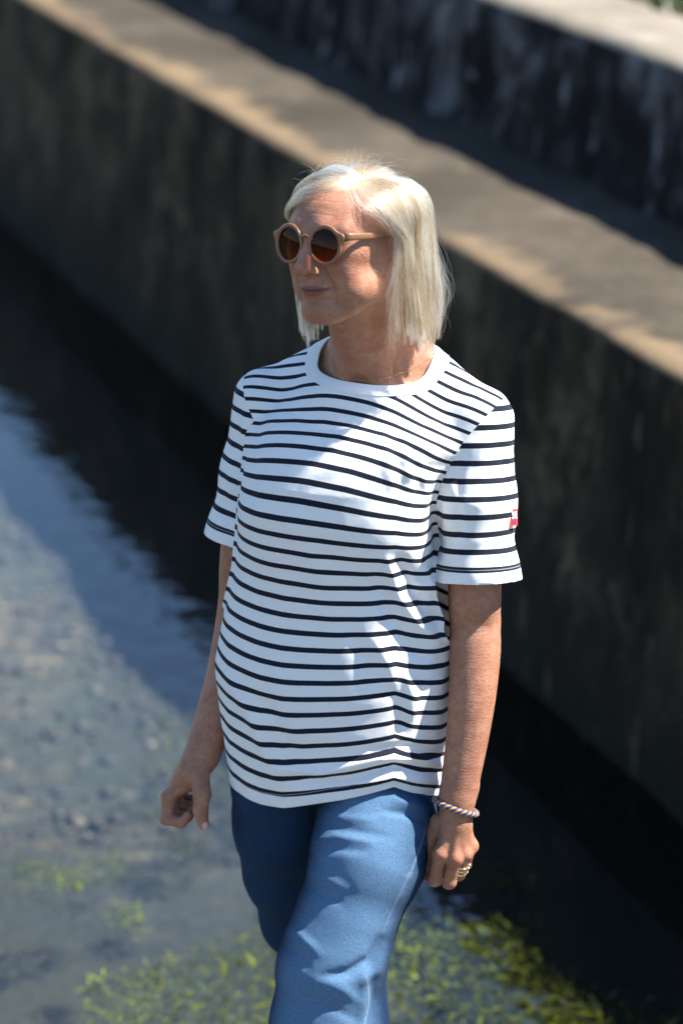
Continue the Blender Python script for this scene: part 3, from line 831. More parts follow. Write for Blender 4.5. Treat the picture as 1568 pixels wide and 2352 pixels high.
# hem, cuffs, neck, armholes
_hx = [(505, 1752, .06), (530, 1785, .03), (600, 1830, -.04), (650, 1842, -.07), (750, 1838, -.11), (860, 1816, -.12), (905, 1807, -.12), (1012, 1814, -.04)]
_hp = np.array([at(*h) for h in _hx])
def hem_z(x): return np.interp(x, _hp[:, 0], _hp[:, 2])
hemz = hem_z(SV2[:, 0])
nk = np.hypot(tq[:, 0] / .0865, (tq[:, 1] - .003) / np.where(tq[:, 1] < 0, .0700, .0765))
fw_ = smooth01(-tq[:, 1], -.02, .06)
rho = (nk - 1) * .081 * (1 + .75 * fw_) + np.where(tq[:, 2] < 1.25, 1.0, 0)
axl = (LCU - LSH) / np.linalg.norm(LCU - LSH); axr = (RCU - RSH) / np.linalg.norm(RCU - RSH)
xs = np.interp(tq[:, 2], [1.10, 1.18, 1.22, 1.25, 1.28, 1.31, 1.34], [.135, .136, .142, .150, .164, .184, .205])
in_l = np.maximum(xs - tq[:, 0], dsl - dto); in_r = np.maximum(xs + tq[:, 0], dsr - dto)
cul = (SV - LCU) @ axl; cur = (SV - RCU) @ axr
per = .0243
sag_l = .42 * np.clip(tq[:, 0] - .02, 0, .3) ** 1.5 * smooth01(tq[:, 2], 1.06, 1.27)
sag_r = .32 * np.clip(-tq[:, 0] - .03, 0, .3) ** 1.5 * smooth01(tq[:, 2], .95, 1.25)
tilt = tq[:, 0] * np.interp(tq[:, 2], [.75, 1.0, 1.2, 1.4], [.02, .04, .11, .14]) + .75 * smooth01(tq[:, 2], 1.14, 1.345) * (tq[:, 1] + .115)
hm = (hemz - .735) * np.exp(-np.clip(SV[:, 2] - hemz, 0, 1) / .26)
s_t = (SV[:, 2] - hm + sag_l + sag_r + tilt - .735)
T_all = ST
A = dict(s=s_t, h=SV2[:, 2] - hemz, rho=rho, inl=in_l, inr=in_r, cl=cul, cr=cur)
def cut(V, T, A, key, off=0.0, sign=1):
    g = sign * (A[key] - off)
    return clip(V, T, g, A)
V, T, B = cut(SV2, ST, A, 'h', 0, -1)             # above the hem
Vt, Tt, Bt = cut(V, T, B, 'inl', 0, -1)
Vt, Tt, Bt = cut(Vt, Tt, Bt, 'inr', 0, -1)
Vc, Tc, Bc = cut(Vt, Tt, Bt, 'rho', -.0005, -1)
Vc, Tc, Bc = cut(Vc, Tc, Bc, 'rho', .0215, 1)
Vt, Tt, Bt = cut(Vt, Tt, Bt, 'rho', .0185, -1)
Vl, Tl, Bl = cut(V, T, B, 'inl', 0, 1); Vl, Tl, Bl = cut(Vl, Tl, Bl, 'cl', 0, 1)
Vr, Tr, Br = cut(V, T, B, 'inr', 0, 1); Vr, Tr, Br = cut(Vr, Tr, Br, 'cr', 0, 1)

def cloth_mat(name, striped):
    m = NT(name); ob = m.obj()
    kn = m.n('TexWave', {'Vector': ob, 'Scale': 420.0, 'Distortion': 1.5, 'Detail': 1.0}, bands_direction='Z').outputs['Fac']
    nz = m.noise(60, 4, .6, ob); nf = m.noise(900, 2, .5, ob)
    white = m.mix(m.noise(1, 4, .7, m.mapping(ob, (90, 90, 700))), (.74, .74, .725), (.90, .90, .89))
    if striped:
        s = m.attr('stripe')
        w = m.math('MULTIPLY', m.math('SUBTRACT', m.noise(700, 2, .5, ob), .5), .035)
        fr = m.math('FRACT', m.math('ADD', s, w))
        d = m.math('ABSOLUTE', m.math('SUBTRACT', fr, .5))
        mask = m.ramp(d, [(.150, 1.0), (.168, 0.0)])
        mask = m.math('MULTIPLY', mask, m.attr('print'))
        navy = m.mix(nf, (.007, .009, .018), (.016, .020, .034))
        stitch = m.math('MULTIPLY', m.math('LESS_THAN', m.math('ABSOLUTE', m.math('SUBTRACT', m.attr('stitch'), .0208)), .0007), .38)
        navy = m.mix(stitch, navy, (.55, .56, .60))
        c = m.mix(mask, white, navy)
    else: c = white
    nb = m.bump(kn, .10, .0006)
    nb = m.bump(m.noise(45, 3, .55, ob), .22, .004, nb)
    nb = m.bump(nf, .12, .0005, nb)
    p = m.n('BsdfPrincipled', {'Base Color': c, 'Roughness': .92, 'Normal': nb, 'Sheen Weight': .06, 'Sheen Roughness': .5, 'Specular IOR Level': .15}).outputs[0]
    tr = m.n('BsdfTranslucent', {'Color': c, 'Normal': nb}).outputs[0]
    return m.surf(m.n('MixShader', {0: .12, 1: p, 2: tr}).outputs[0])
JERSEY = cloth_mat('striped_jersey', True); RIB = cloth_mat('white_rib', False)
def cloth(name, V, T, B, stripe, prnt, stitch, parent, mat=JERSEY, thick=.0016):
    o = mesh_obj(name, V, T, mat, parent)
    attr(o, 'stripe', stripe); attr(o, 'print', prnt); attr(o, 'stitch', stitch)
    md = o.modifiers.new('cloth', 'SOLIDIFY'); md.thickness = thick; md.offset = -1
    return o
st = Bt['s'] / per - .020 / per + .5
shirt = cloth('shirt', Vt, Tt, Bt, st, smooth01(Bt['h'], .010, .012), Bt['h'], person)
tag(shirt, 'white short-sleeved T-shirt with thin navy stripes')
col = cloth('collar', Vc + normals(Vc, Tc) * .0012, Tc, Bc, Bc['s'], Bc['s'] * 0, Bc['s'] * 0, shirt, RIB, .0026)
for nm, Vx, Tx, Bx, k in (('sleeve', Vl, Tl, Bl, 'cl'), ('sleeve', Vr, Tr, Br, 'cr')):
    o = cloth(nm, Vx, Tx, Bx, -Bx[k] / .0260 - .021 / .0260 + .5, smooth01(-Bx[k], .010, .012), -Bx[k], shirt)

# ------------------------------------------------------------------ jeans
LJ = [(at(880, 1790, -.020), .076), (at(866, 1880, -.065), .084), (at(844, 1974, -.105), .0815), (at(792, 2120, -.135), .0715), (at(764, 2215, -.150), .0765), (at(757, 2352, -.155), .0850), (V3(-.030, -.150, .05), .092)]
RJ = [(at(642, 1800, .020), .076), (at(648, 1900, .050), .072), (at(655, 2000, .080), .062), (at(690, 2110, .125), .059), (V3(-.045, .205, .45), .060), (V3(-.035, .275, .25), .070), (V3(-.03, .33, .10), .076)]
def jeans_sdf(P):
    l = chain(P, [j[0] for j in LJ], [j[1] for j in LJ], .03)
    r = chain(P, [j[0] for j in RJ], [j[1] for j in RJ], .03)
    h = ell(P, tw(-.004, .020, np.array(.845)), (.150, .100, .150), TR)
    return smin(smin(h, l, .03), r, .02)
JV, JQ = nets(jeans_sdf, (-.30, -.28, .03), (.24, .44, .96), .0034)
JN = normals(JV, JQ)
spx, spy = proj(JV)
facing = smooth01(-(JN * (JV - CAM) / np.linalg.norm(JV - CAM, axis=1, keepdims=True)).sum(1), -.05, .25)
JF = [([(740, 1860), (790, 1880), (860, 1885)], .0030, 10), ([(905, 1838), (950, 1850), (995, 1868)], .0075, 10), ([(880, 1862), (940, 1872), (990, 1892)], -.0060, 9), ([(735, 1900), (800, 1905), (900, 1925)], -.0030, 10),
      ([(715, 1935), (770, 1922), (850, 1935)], .0042, 9), ([(712, 1965), (770, 1950), (840, 1955)], -.0036, 10), ([(700, 2005), (735, 2012), (790, 2040)], .0050, 10), ([(695, 2045), (735, 2050), (780, 2075)], -.0046, 11),
      ([(665, 2130), (690, 2150), (730, 2190)], .0050, 11), ([(650, 2165), (680, 2190), (710, 2230)], -.0040, 12),
      ([(872, 2160), (850, 2205), (800, 2235), (740, 2245)], -.0090, 12), ([(885, 2185), (865, 2230), (820, 2262)], .0070, 14), ([(835, 2225), (835, 2290), (825, 2352)], .0040, 10), ([(855, 2235), (860, 2300), (850, 2352)], -.0045, 10),
      ([(640, 2240), (690, 2290), (720, 2352)], .0030, 18), ([(720, 2250), (790, 2275), (830, 2310)], .0036, 14), ([(700, 2300), (770, 2320), (820, 2345)], -.0030, 12),
      ([(560, 1860), (620, 1900), (690, 1910)], .0030, 14), ([(580, 1960), (630, 1990), (680, 2000)], .0030, 14)]
jd = np.zeros(len(JV))
for f in JF: jd += ridge(*f)
jd = jd * facing * .8 + .0011 * lnoise(JV * [1, 1, .8], 16, 5) + .0008 * lnoise(JV, 40, 6)
SEAM = [(985, 1880), (968, 1940), (945, 2000), (905, 2080), (872, 2158)]
SEAM2 = [(834, 2240), (848, 2275), (846, 2310), (836, 2352), (830, 2420)]
spx, spy = np.where(facing > .02, spx, -9e3), spy
jseam = np.clip(.45 * ridge(SEAM, 1, 2.2) + .8 * ridge(SEAM2, 1, 2.0), 0, 1)
jpuck = np.clip(ridge(SEAM, 1, 12), 0, 1)
jd = jd + jseam * .0012
JV2 = JV + JN * jd[:, None]
def axis_of(lst, P):
    b = np.full(len(P), 9.0); w = np.zeros((len(P), 3))
    for (a, ra), (c_, rb_) in zip(lst[:-1], lst[1:]):
        ab = c_ - a; t = np.clip(((P - a) @ ab) / (ab @ ab), 0, 1); q_ = P - a - t[:, None] * ab; d_ = np.linalg.norm(q_, axis=1) - (ra + (rb_ - ra) * t)
        m_ = d_ < b; b[m_] = d_[m_]; w[m_] = q_[m_]
    return b, w / (np.linalg.norm(w, axis=1, keepdims=True) + 1e-9)
bl_, wl_ = axis_of(LJ, JV); br_, wr_ = axis_of(RJ, JV)
wv = np.where((bl_ < br_)[:, None], wl_, wr_)
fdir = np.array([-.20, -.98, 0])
fade_shade = np.where(bl_ < br_, 1.0, .10) * smooth01(wv @ fdir, .15, .90) * smooth01(.86 - JV[:, 2], 0, .14)  # worn thigh fronts; rear leg left darker, its shade put into the colour
JA = dict(seam=jseam, puck=jpuck, fade_shade=fade_shade)
g = JV2[:, 2] - .93
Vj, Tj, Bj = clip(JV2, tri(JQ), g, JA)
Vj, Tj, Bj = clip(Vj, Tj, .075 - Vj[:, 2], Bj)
m = NT('denim'); ob = m.obj()
tw1 = m.n('TexWave', {'Vector': m.mapping(ob, (1, 1, 1), (0, .9, 0)), 'Scale': 520.0, 'Distortion': 1.2, 'Detail': 1.0}).outputs['Fac']
slub = m.noise(1, 5, .75, m.mapping(ob, (800, 800, 260)))
slub2 = m.noise(1, 5, .75, m.mapping(ob, (300, 300, 700)))
big = m.noise(9, 3, .55, ob)
f = m.math('ADD', m.math('MULTIPLY', slub, .6), m.math('MULTIPLY', slub2, .4))
c = m.ramp(f, [(.30, (.001, .005, .018)), (.50, (.004, .017, .048)), (.70, (.018, .052, .115))])
c = m.mix(m.math('MULTIPLY', m.ramp(big, [(.40, 0.0), (.70, 1.0)]), .40), c, (.010, .034, .080))
c = m.mix(m.math('MULTIPLY', m.attr('fade_shade'), m.ramp(f, [(.34, .30), (.62, 1.0)])), c, (.112, .210, .340))
pk = m.math('MULTIPLY', m.attr('puck'), m.ramp(m.noise(1, 2, .5, m.mapping(ob, (60, 60, 95))), [(.50, 0.0), (.60, .55)]))
c = m.mix(pk, c, (.10, .17, .28))
c = m.mix(m.math('MULTIPLY', m.attr('seam'), .65), c, (.28, .36, .48))
nb = m.bump(tw1, .2, .0006); nb = m.bump(f, .28, .0014, nb)
DENIM = m.surf(m.pbr(Base_Color=c, Roughness=.88, Normal=nb, Sheen_Weight=.02, Specular_IOR_Level=.06))
jeans = mesh_obj('jeans', Vj, Tj, DENIM, person)
tag(jeans, 'straight-legged faded blue jeans')
attr(jeans, 'fade_shade', Bj['fade_shade']); attr(jeans, 'seam', Bj['seam']); attr(jeans, 'puck', Bj['puck'])
md = jeans.modifiers.new('cloth', 'SOLIDIFY'); md.thickness = .002; md.offset = -1

# shoes, below the picture's edge
m = NT('white_canvas')
CANVAS = m.surf(m.pbr(Base_Color=m.mix(m.noise(300, 3, .5, m.obj()), (.70, .69, .66), (.80, .79, .77)), Roughness=.8))
for an, lift in ((LAN, 0.0), (RAN, .05)):
    a = V3(an[0], an[1], 0)
    def shoe_sdf(P, a=a, lift=lift):
        d = chain(P, [a + V3(.008, .05, .045 + lift), a + V3(-.005, -.03, .045 + lift * .6), a + V3(-.045, -.15, .034)], [.036, .040, .034], .03)
        d = smin(d, rc(P, a + V3(0, .03, .05 + lift), a + V3(0, .035, .10 + lift), .036, .036), .02)
        return smax(d, (.004 + lift * np.clip((P[:, 1] - a[1] + .1) / .15, 0, 1) - P[:, 2]).astype(f4), .008)
    V, Q = nets(shoe_sdf, a + V3(-.15, -.25, -.01), a + V3(.12, .14, .2), .006)
    mesh_obj('shoe', V, Q, CANVAS, person)
# ------------------------------------------------------------------ hair: strands rooted on the scalp
rng = np.random.default_rng(7)
def dirs(az, al):
    az, al = np.radians(az), np.radians(al)
    return np.stack([np.sin(al) * np.sin(az), -np.sin(al) * np.cos(az), np.cos(al)], -1)
def scalp_point(D):
    t = np.full(len(D), .06)
    for _ in range(14):
        P = head_to_world(HC + D * t[:, None])
        t = t - .8 * head_sdf(P.astype(f4))[0]
    return HC + D * t[:, None]
HULL = np.array([.0815, .0985, .0660])
def strands(n, npt=22, seed=1, fly=False):
    r = np.random.default_rng(seed)
    D = r.normal(size=(n * 4, 3)); D /= np.linalg.norm(D, axis=1, keepdims=True)
    al = np.degrees(np.arccos(D[:, 2])); az = np.degrees(np.arctan2(D[:, 0], -D[:, 1]))
    D = D[al < hairline(az) + r.normal(0, 2.6, len(al))][:n]
    n = len(D)
    al = np.degrees(np.arccos(D[:, 2])); az = np.degrees(np.arctan2(D[:, 0], -D[:, 1]))
    R0 = scalp_point(D)
    part = .030 + .010 * np.clip(-R0[:, 1] / .08, -1, 1)                 # the parting runs back a little on her left
    left = R0[:, 0] + r.normal(0, .0025, n) > np.where(R0[:, 1] < .055, part, 0.0)
    # where each strand leaves the widest part of the head
    aend = np.where(left, np.interp(az, [-60, 0, 40, 70, 90, 120, 150, 180], [86, 86, 87, 90, 99, 126, 152, 178]),
                    -np.interp(-az, [-180, -120, -60, 0, 40, 70, 90, 120, 150, 180], [165, 130, 104, 88, 86, 88, 98, 122, 150, 178]))
    aend = np.where(~left & (az > 0) & (R0[:, 1] > .0), -np.interp(al, [0, 60, 120], [135, 165, 182]), aend)
    aend = aend + r.normal(0, 5.0, n)
    aE = np.where(left & (az < 110), np.interp(az, [0, 70, 85, 110], [113, 113, 106, 92]), 90.0)
    aE = np.where(~left & (az > -70) & (az < 30), 104.0, aE)
    E = dirs(aend, aE)
    # roots already below the widest part just fall
    fall = al > 86
    aE = np.where(fall, np.maximum(al + 2, 90), aE)
    E = np.where(fall[:, None], dirs(az + r.normal(0, 3, n), aE), E)
    cosw = np.clip((D * E).sum(1), -1, 1); om = np.arccos(cosw) + 1e-4
    lay = .0030 + np.where(left, .0145, np.where((az > -100) & (az < 40) & (al > 30), .0045, .0095)) * np.clip(1 - al / 105, 0, 1) + r.random(n) * .0045
    zend = np.where(left, -.150, -.138) + .010 * np.sin(aend * .11 + 1) * np.sin(aend * .047) + np.abs(r.normal(0, .013, n)) - .004 + np.where(np.abs(aend) > 150, -.004, 0)
    arc = om * .085; drop = (HC[2] + (HULL[2] + lay) * np.cos(np.radians(aE)) - zend)
    tot = arc + drop
    pts = np.zeros((n, npt, 3))
    for i in range(npt):
        u = i / (npt - 1); s = u * tot
        ta = np.clip(s / arc, 0, 1)
        w0 = np.sin((1 - ta) * om) / np.sin(om); w1 = np.sin(ta * om) / np.sin(om)
        d = D * w0[:, None] + E * w1[:, None]
        grow = smooth01(s, 0, .045)
        hull = HC + d * (HULL + lay[:, None] * grow[:, None]) * np.stack([np.ones(n), 1 + .20 * np.clip(d[:, 1], 0, 1), np.ones(n)], -1)
        # stay outside the real scalp near the root
        k = smooth01(s, 0, .035)[:, None]
        sc = np.linalg.norm(R0 - HC, axis=1)[:, None]
        near_root = HC + d * (sc + .002 + .010 * k)
        p = near_root * (1 - k) + hull * k
        low = np.clip(s - arc, 0, 1)
        p[:, 2] -= low
        fl = low / .17
        p[:, :2] *= (1 + .055 * fl - .20 * np.clip(fl - .50, 0, 1) ** 1.5)[:, None]
        pts[:, i] = p
    # locks: strands draw together towards their tips, in broad locks and finer ones
    u = np.linspace(0, 1, npt)
    key = np.concatenate([E * 1.0, D * .30, lay[:, None] * 10, left[:, None] * 2.0], 1)
    def group(k_):
        ci = r.choice(n, max(6, k_), replace=False)
        return ci, np.concatenate([np.argmin(((key[a:a + 1500, None, :] - key[ci][None]) ** 2).sum(2), 1) for a in range(0, n, 1500)])
    ci, best = group(n // 190); cj, best2 = group(n // 45)
    tint = np.clip(.5 + .26 * r.normal(size=len(ci))[best] + .34 * r.normal(size=len(cj))[best2], 0, 1)
    G = pts[ci[best]]; G2 = pts[cj[best2]]
    w1 = (.42 * smooth01(u, .30, .95))[None, :, None] * (.6 + .4 * r.random((n, 1, 1))); w2 = (.05 + .70 * smooth01(u, .15, .9))[None, :, None] * (.55 + .45 * r.random((n, 1, 1)))
    if fly: w1, w2 = w1 * .3, w2 * .3
    G2 = G2 * (1 - w1) + G * w1
    pts = pts * (1 - w1) + G * w1
    pts = pts * (1 - w2) + G2 * w2
    lk = r.normal(0, 1, (len(ci), 8))[best]; lk2 = r.normal(0, 1, (len(cj), 6))[best2]
    amp = (.0068 * smooth01(u, .15, .95))[None]; amp2 = (.0022 * smooth01(u, .10, .9))[None]
    pts[..., 0] += amp * np.sin(lk[:, 0:1] * 3 + u[None] * (4 + lk[:, 1:2])) + amp2 * np.sin(lk2[:, 0:1] * 3 + u[None] * (7 + lk2[:, 1:2]))
    pts[..., 1] += amp * np.sin(lk[:, 2:3] * 3 + u[None] * (4.3 + lk[:, 3:4])) + amp2 * np.sin(lk2[:, 2:3] * 3 + u[None] * (6 + lk2[:, 3:4]))
    rot = np.radians(5.0 * lk[:, 6:7] + 4.5 * lk2[:, 5:6]) * smooth01(u, .20, .95)[None]          # locks cross over one another
    cx, cy = pts[..., 0] - HC[0], pts[..., 1] - HC[1]
    pts[..., 0] = HC[0] + cx * np.cos(rot) - cy * np.sin(rot); pts[..., 1] = HC[1] + cx * np.sin(rot) + cy * np.cos(rot)
    outw = pts - HC; outw[..., 2] *= .3; outw /= np.linalg.norm(outw, axis=2, keepdims=True) + 1e-6
    pts += outw * (.0034 * lk[:, 4:5] * smooth01(u, .1, .6)[None] + .0022 * lk2[:, 4:5] * smooth01(u, .02, .35)[None])[..., None]
    pts[..., 2] -= (.0080 * lk[:, 5:6] + .0085 * lk2[:, 3:4]) * (u[None] ** 2)
    q = r.normal(0, 1, (n, 4)); ampf = (.0013 if not fly else .010) * smooth01(u, .05, .9)[None]
    pts[..., 0] += ampf * np.sin(q[:, 0:1] * 3 + u[None] * (7 + 2 * q[:, 1:2])) * (1 + .3 * q[:, 2:3])
    pts[..., 1] += ampf * np.sin(q[:, 2:3] * 3 + u[None] * (6 + 2 * q[:, 3:4]))
    if fly:
        out = pts - HC; out[..., 2] *= .4
        out /= np.linalg.norm(out, axis=2, keepdims=True) + 1e-6
        pts += out * (np.abs(q[:, 1])[:, None, None] * .010 * smooth01(u, .1, 1.0)[None, :, None])
        pts[..., 2] += (np.abs(q[:, 0])[:, None] * .007) * smooth01(u, .05, .4)[None] * (1 - smooth01(u, .5, 1))[None]
    # nothing may sink into the head
    W_ = head_to_world(pts.reshape(-1, 3))
    for _ in range(2):
        ds = head_sdf(W_.astype(f4))[0]
        b = np.nonzero(ds < .0022)[0]
        if len(b):
            e = .002; g = np.stack([head_sdf((W_[b] + np.eye(3)[a] * e).astype(f4))[0] - ds[b] for a in range(3)], -1) / e
            g /= np.linalg.norm(g, axis=1, keepdims=True) + 1e-6
            W_[b] += g * (.0025 - ds[b])[:, None]
    P = W_.reshape(n, npt, 3)
    P[:, 0] = head_to_world(R0)
    return P, tint
def hair_obj(name, sets, mat, parent):
    c = bpy.data.hair_curves.new(name)
    sizes = sum([[p.shape[1]] * len(p) for (p, _), _, _ in sets], [])
    c.add_curves(sizes)
    c.points.foreach_set('position', np.concatenate([p.reshape(-1, 3) for (p, _), _, _ in sets]).astype(f4).ravel())
    rad = np.concatenate([np.broadcast_to(np.linspace(ra, rb, p.shape[1]), p.shape[:2]).ravel() for (p, _), ra, rb in sets])
    c.points.foreach_set('radius', rad.astype(f4))
    ta = c.attributes.new('tint', 'FLOAT', 'CURVE'); ta.data.foreach_set('value', np.concatenate([t for (_, t), _, _ in sets]).astype(f4))
    o = bpy.data.objects.new(name, c); COL.objects.link(o); c.materials.append(mat); o.parent = parent
    return o
m = NT('blonde_hair')
rnd = m.math('ADD', m.math('MULTIPLY', m.n('HairInfo').outputs['Random'], .35), m.math('MULTIPLY', m.attr('tint'), .65))
col_ = m.ramp(rnd, [(.10, (.070, .034, .012)), (.30, (.23, .145, .070)), (.52, (.49, .395, .265)), (.78, (.74, .68, .58))])
hb = m.n('BsdfHairPrincipled', {'Color': col_, 'Roughness': .28, 'Radial Roughness': .45, 'IOR': 1.45})
hb.parametrization = 'COLOR'
HAIR = m.surf(hb.outputs[0])
def wisps(n, seed):                               # short broken hairs standing off the crown and sides
    r = np.random.default_rng(seed)
    az = r.uniform(-180, 180, n); al = np.abs(r.normal(0, 42, n)); k = al < hairline(az) - 2; az, al = az[k], al[k]; n = len(az)
    D = dirs(az, al); R0 = scalp_point(D); ln = r.uniform(.012, .040, n)
    T = dirs(az, al + 70) + r.normal(0, .35, (n, 3)); T /= np.linalg.norm(T, axis=1, keepdims=True)
    u = np.linspace(0, 1, 10)[None, :, None]
    P = R0[:, None] + D[:, None] * (.012 + ln[:, None, None] * (.55 * u - .55 * u ** 2.2)) * np.minimum(u * 4, 1) + T[:, None] * ln[:, None, None] * u
    P += r.normal(0, 1, (n, 1, 3)) * .004 * np.sin(u * 3 + r.normal(0, 2, (n, 1, 1)))
    return head_to_world(P.reshape(-1, 3)).reshape(n, 10, 3), r.random(n)
def framing(n, seed):                             # loose strands that fall forward beside the cheek
    r = np.random.default_rng(seed)
    az = r.uniform(55, 92, n); al = hairline(az) - r.uniform(0, 9, n)
    D = dirs(az, al); R0 = scalp_point(D); g = r.integers(0, 14, n); gl = r.normal(0, 1, (14, 4))
    u = np.linspace(0, 1, 18)
    ln = .125 + .028 * gl[g, 0] + r.normal(0, .008, n)
    P = np.zeros((n, 18, 3))
    e = dirs(88 + 5 * gl[g, 1] + r.normal(0, 2.5, n), np.full(n, 100.0)); om = np.arccos(np.clip((D * e).sum(1), -1, 1)) + 1e-4
    for i, t in enumerate(u):
        ta = np.clip(np.full(n, t / .45), 0, 1)
        d = D * (np.sin((1 - ta) * om) / np.sin(om))[:, None] + e * (np.sin(ta * om) / np.sin(om))[:, None]
        k = smooth01(np.full(n, t), 0, .3)[:, None]
        p = (HC + d * (np.linalg.norm(R0 - HC, axis=1)[:, None] + .004)) * (1 - k) + (HC + d * (HULL + .010)) * k
        dn = np.clip(t - .45, 0, 1) / .55
        p[:, 2] -= dn * ln
        p[:, 1] -= .022 * dn ** 1.6 * (1 + .5 * gl[g, 2]) * np.sin(dn * 2.6)
        p[:, 0] -= .012 * dn ** 2
        P[:, i] = p
    P += (r.normal(0, 1, (n, 1, 3)) * .0016) * u[None, :, None]
    return head_to_world(P.reshape(-1, 3)).reshape(n, 18, 3), np.clip(.55 + .25 * gl[g, 3], 0, 1)
hair = hair_obj('hair', [(strands(15000, 20, 1), .00016, .00009), (strands(520, 20, 5, True), .00012, .00006), (wisps(240, 9), .00011, .00005), (framing(420, 12), .00014, .00007)], HAIR, person)
tag(hair, 'straight shoulder-length pale blonde hair with loose flyaway strands')
# ------------------------------------------------------------------ things she wears
def tube(pts, rad, seg=10, closed=False):
    p = np.asarray(pts, float); n = len(p)
    rad = np.broadcast_to(rad, (n,))
    t = np.roll(p, -1, 0) - np.roll(p, 1, 0)
    if not closed: t[0] = p[1] - p[0]; t[-1] = p[-1] - p[-2]
    t /= np.linalg.norm(t, axis=1, keepdims=True)
    u = np.cross(t[0], [0, 0, 1.0]);
    if np.linalg.norm(u) < .1: u = np.cross(t[0], [1.0, 0, 0])
    U = []
    for i in range(n):
        u = u - t[i] * (u @ t[i]); u /= np.linalg.norm(u); U.append(u.copy())
    U = np.array(U); Wv = np.cross(t, U)
    a = np.linspace(0, 2 * np.pi, seg, endpoint=False)
    V = p[:, None] + (U[:, None] * np.cos(a)[None, :, None] + Wv[:, None] * np.sin(a)[None, :, None]) * rad[:, None, None]
    F = []
    for i in range(n if closed else n - 1):
        for j in range(seg):
            i2, j2 = (i + 1) % n, (j + 1) % seg
            F.append((i * seg + j, i * seg + j2, i2 * seg + j2, i2 * seg + j))
    if not closed: F.append(tuple(range(seg))[::-1]); F.append(tuple(range((n - 1) * seg, n * seg)))
    return V.reshape(-1, 3), F
def join(*vf):
    Vs, Fs, o = [], [], 0
    for V, F in vf: Vs.append(V); Fs += [tuple(i + o for i in f) for f in F]; o += len(V)
    return np.concatenate(Vs), Fs

# sunglasses, modelled in the head's frame
GC = np.array([.0328, -.0955, -.0035]); PANTO = rotm(-4, 0, 0)
def lens_axes(s):
    R = PANTO @ rotm(0, 0, s * 7)
    return R[:, 0], R[:, 2], R[:, 1]
def rim_loop(s, n=96):
    ux, uz, uy = lens_axes(s); c = GC * [s, 1, 1]
    th = np.linspace(0, 2 * np.pi, n, endpoint=False)
    cs, sn = np.cos(th) * s, np.sin(th)
    to = np.angle(np.exp(1j * (th - math.radians(24))))
    ro = .0282 + .0075 * np.exp(-(to / .22) ** 2) + .0012 * np.exp(-((th - np.pi / 2) / .7) ** 2)
    ri = np.full(n, .0234)
    prof = [(0, -.0024), (.15, -.0030), (.5, -.0032), (.85, -.0030), (1, -.0022), (1, .0016), (.85, .0022), (.15, .0022), (0, .0016)]
    V = []
    for f_, dy in prof:
        r_ = ri + (ro - ri) * f_
        V.append(c + np.outer(r_ * cs, ux) + np.outer(r_ * sn, uz) + uy * dy)
    V = np.array(V); k = len(prof); F = []
    for i in range(k):
        for j in range(n):
            i2, j2 = (i + 1) % k, (j + 1) % n
            f = (i * n + j, i * n + j2, i2 * n + j2, i2 * n + j)
            F.append(f if s > 0 else f[::-1])
    return V.reshape(-1, 3), F
def flat_bar(pts, hgt, thk, upv=(0, 0, 1)):
    """a bevelled bar of rectangular section along a line"""
    p = np.asarray(pts, float); n = len(p); hgt = np.broadcast_to(hgt, (n,)); thk = np.broadcast_to(thk, (n,))
    t = np.gradient(p, axis=0); t /= np.linalg.norm(t, axis=1, keepdims=True)
    up = np.asarray(upv, float); sd = np.cross(t, up); sd /= np.linalg.norm(sd, axis=1, keepdims=True); up2 = np.cross(sd, t)
    sec = [(-.5, -.3), (-.5, .3), (-.3, .5), (.3, .5), (.5, .3), (.5, -.3), (.3, -.5), (-.3, -.5)]
    V = np.array([p + sd * (a * thk)[:, None] + up2 * (b * hgt)[:, None] for a, b in sec])
    V = V.transpose(1, 0, 2).reshape(-1, 3); F = []; k = len(sec)
    for i in range(n - 1):
        for j in range(k):
            j2 = (j + 1) % k
            F.append((i * k + j, i * k + j2, (i + 1) * k + j2, (i + 1) * k + j))
    F.append(tuple(range(k))[::-1]); F.append(tuple(range((n - 1) * k, n * k)))
    return V, F
m = NT('tan_acetate'); ob = m.obj()
gr = m.noise(1, 3, .5, m.mapping(ob, (30, 30, 160)))
ACET = m.surf(m.pbr(Base_Color=m.mix(gr, (.150, .064, .027), (.215, .098, .045)), Roughness=.34, Subsurface_Weight=.15, Subsurface_Radius=(1, .6, .3), Subsurface_Scale=.002, Normal=m.bump(m.noise(500, 2, .5, ob), .03, .0004)))
m = NT('brown_lens')
tint = m.ramp(m.attr('grad'), [(0.0, (.55, .24, .080)), (.45, (.30, .120, .042)), (1.0, (.130, .050, .024))])
tb = m.n('BsdfTransparent', {'Color': tint}).outputs[0]
gl = m.n('BsdfGlossy', {'Color': (1, 1, 1), 'Roughness': .03}).outputs[0]
LENS = m.surf(m.n('MixShader', {0: m.math('MULTIPLY', m.n('Fresnel', {'IOR': 1.5}).outputs[0], .2), 1: tb, 2: gl}).outputs[0])

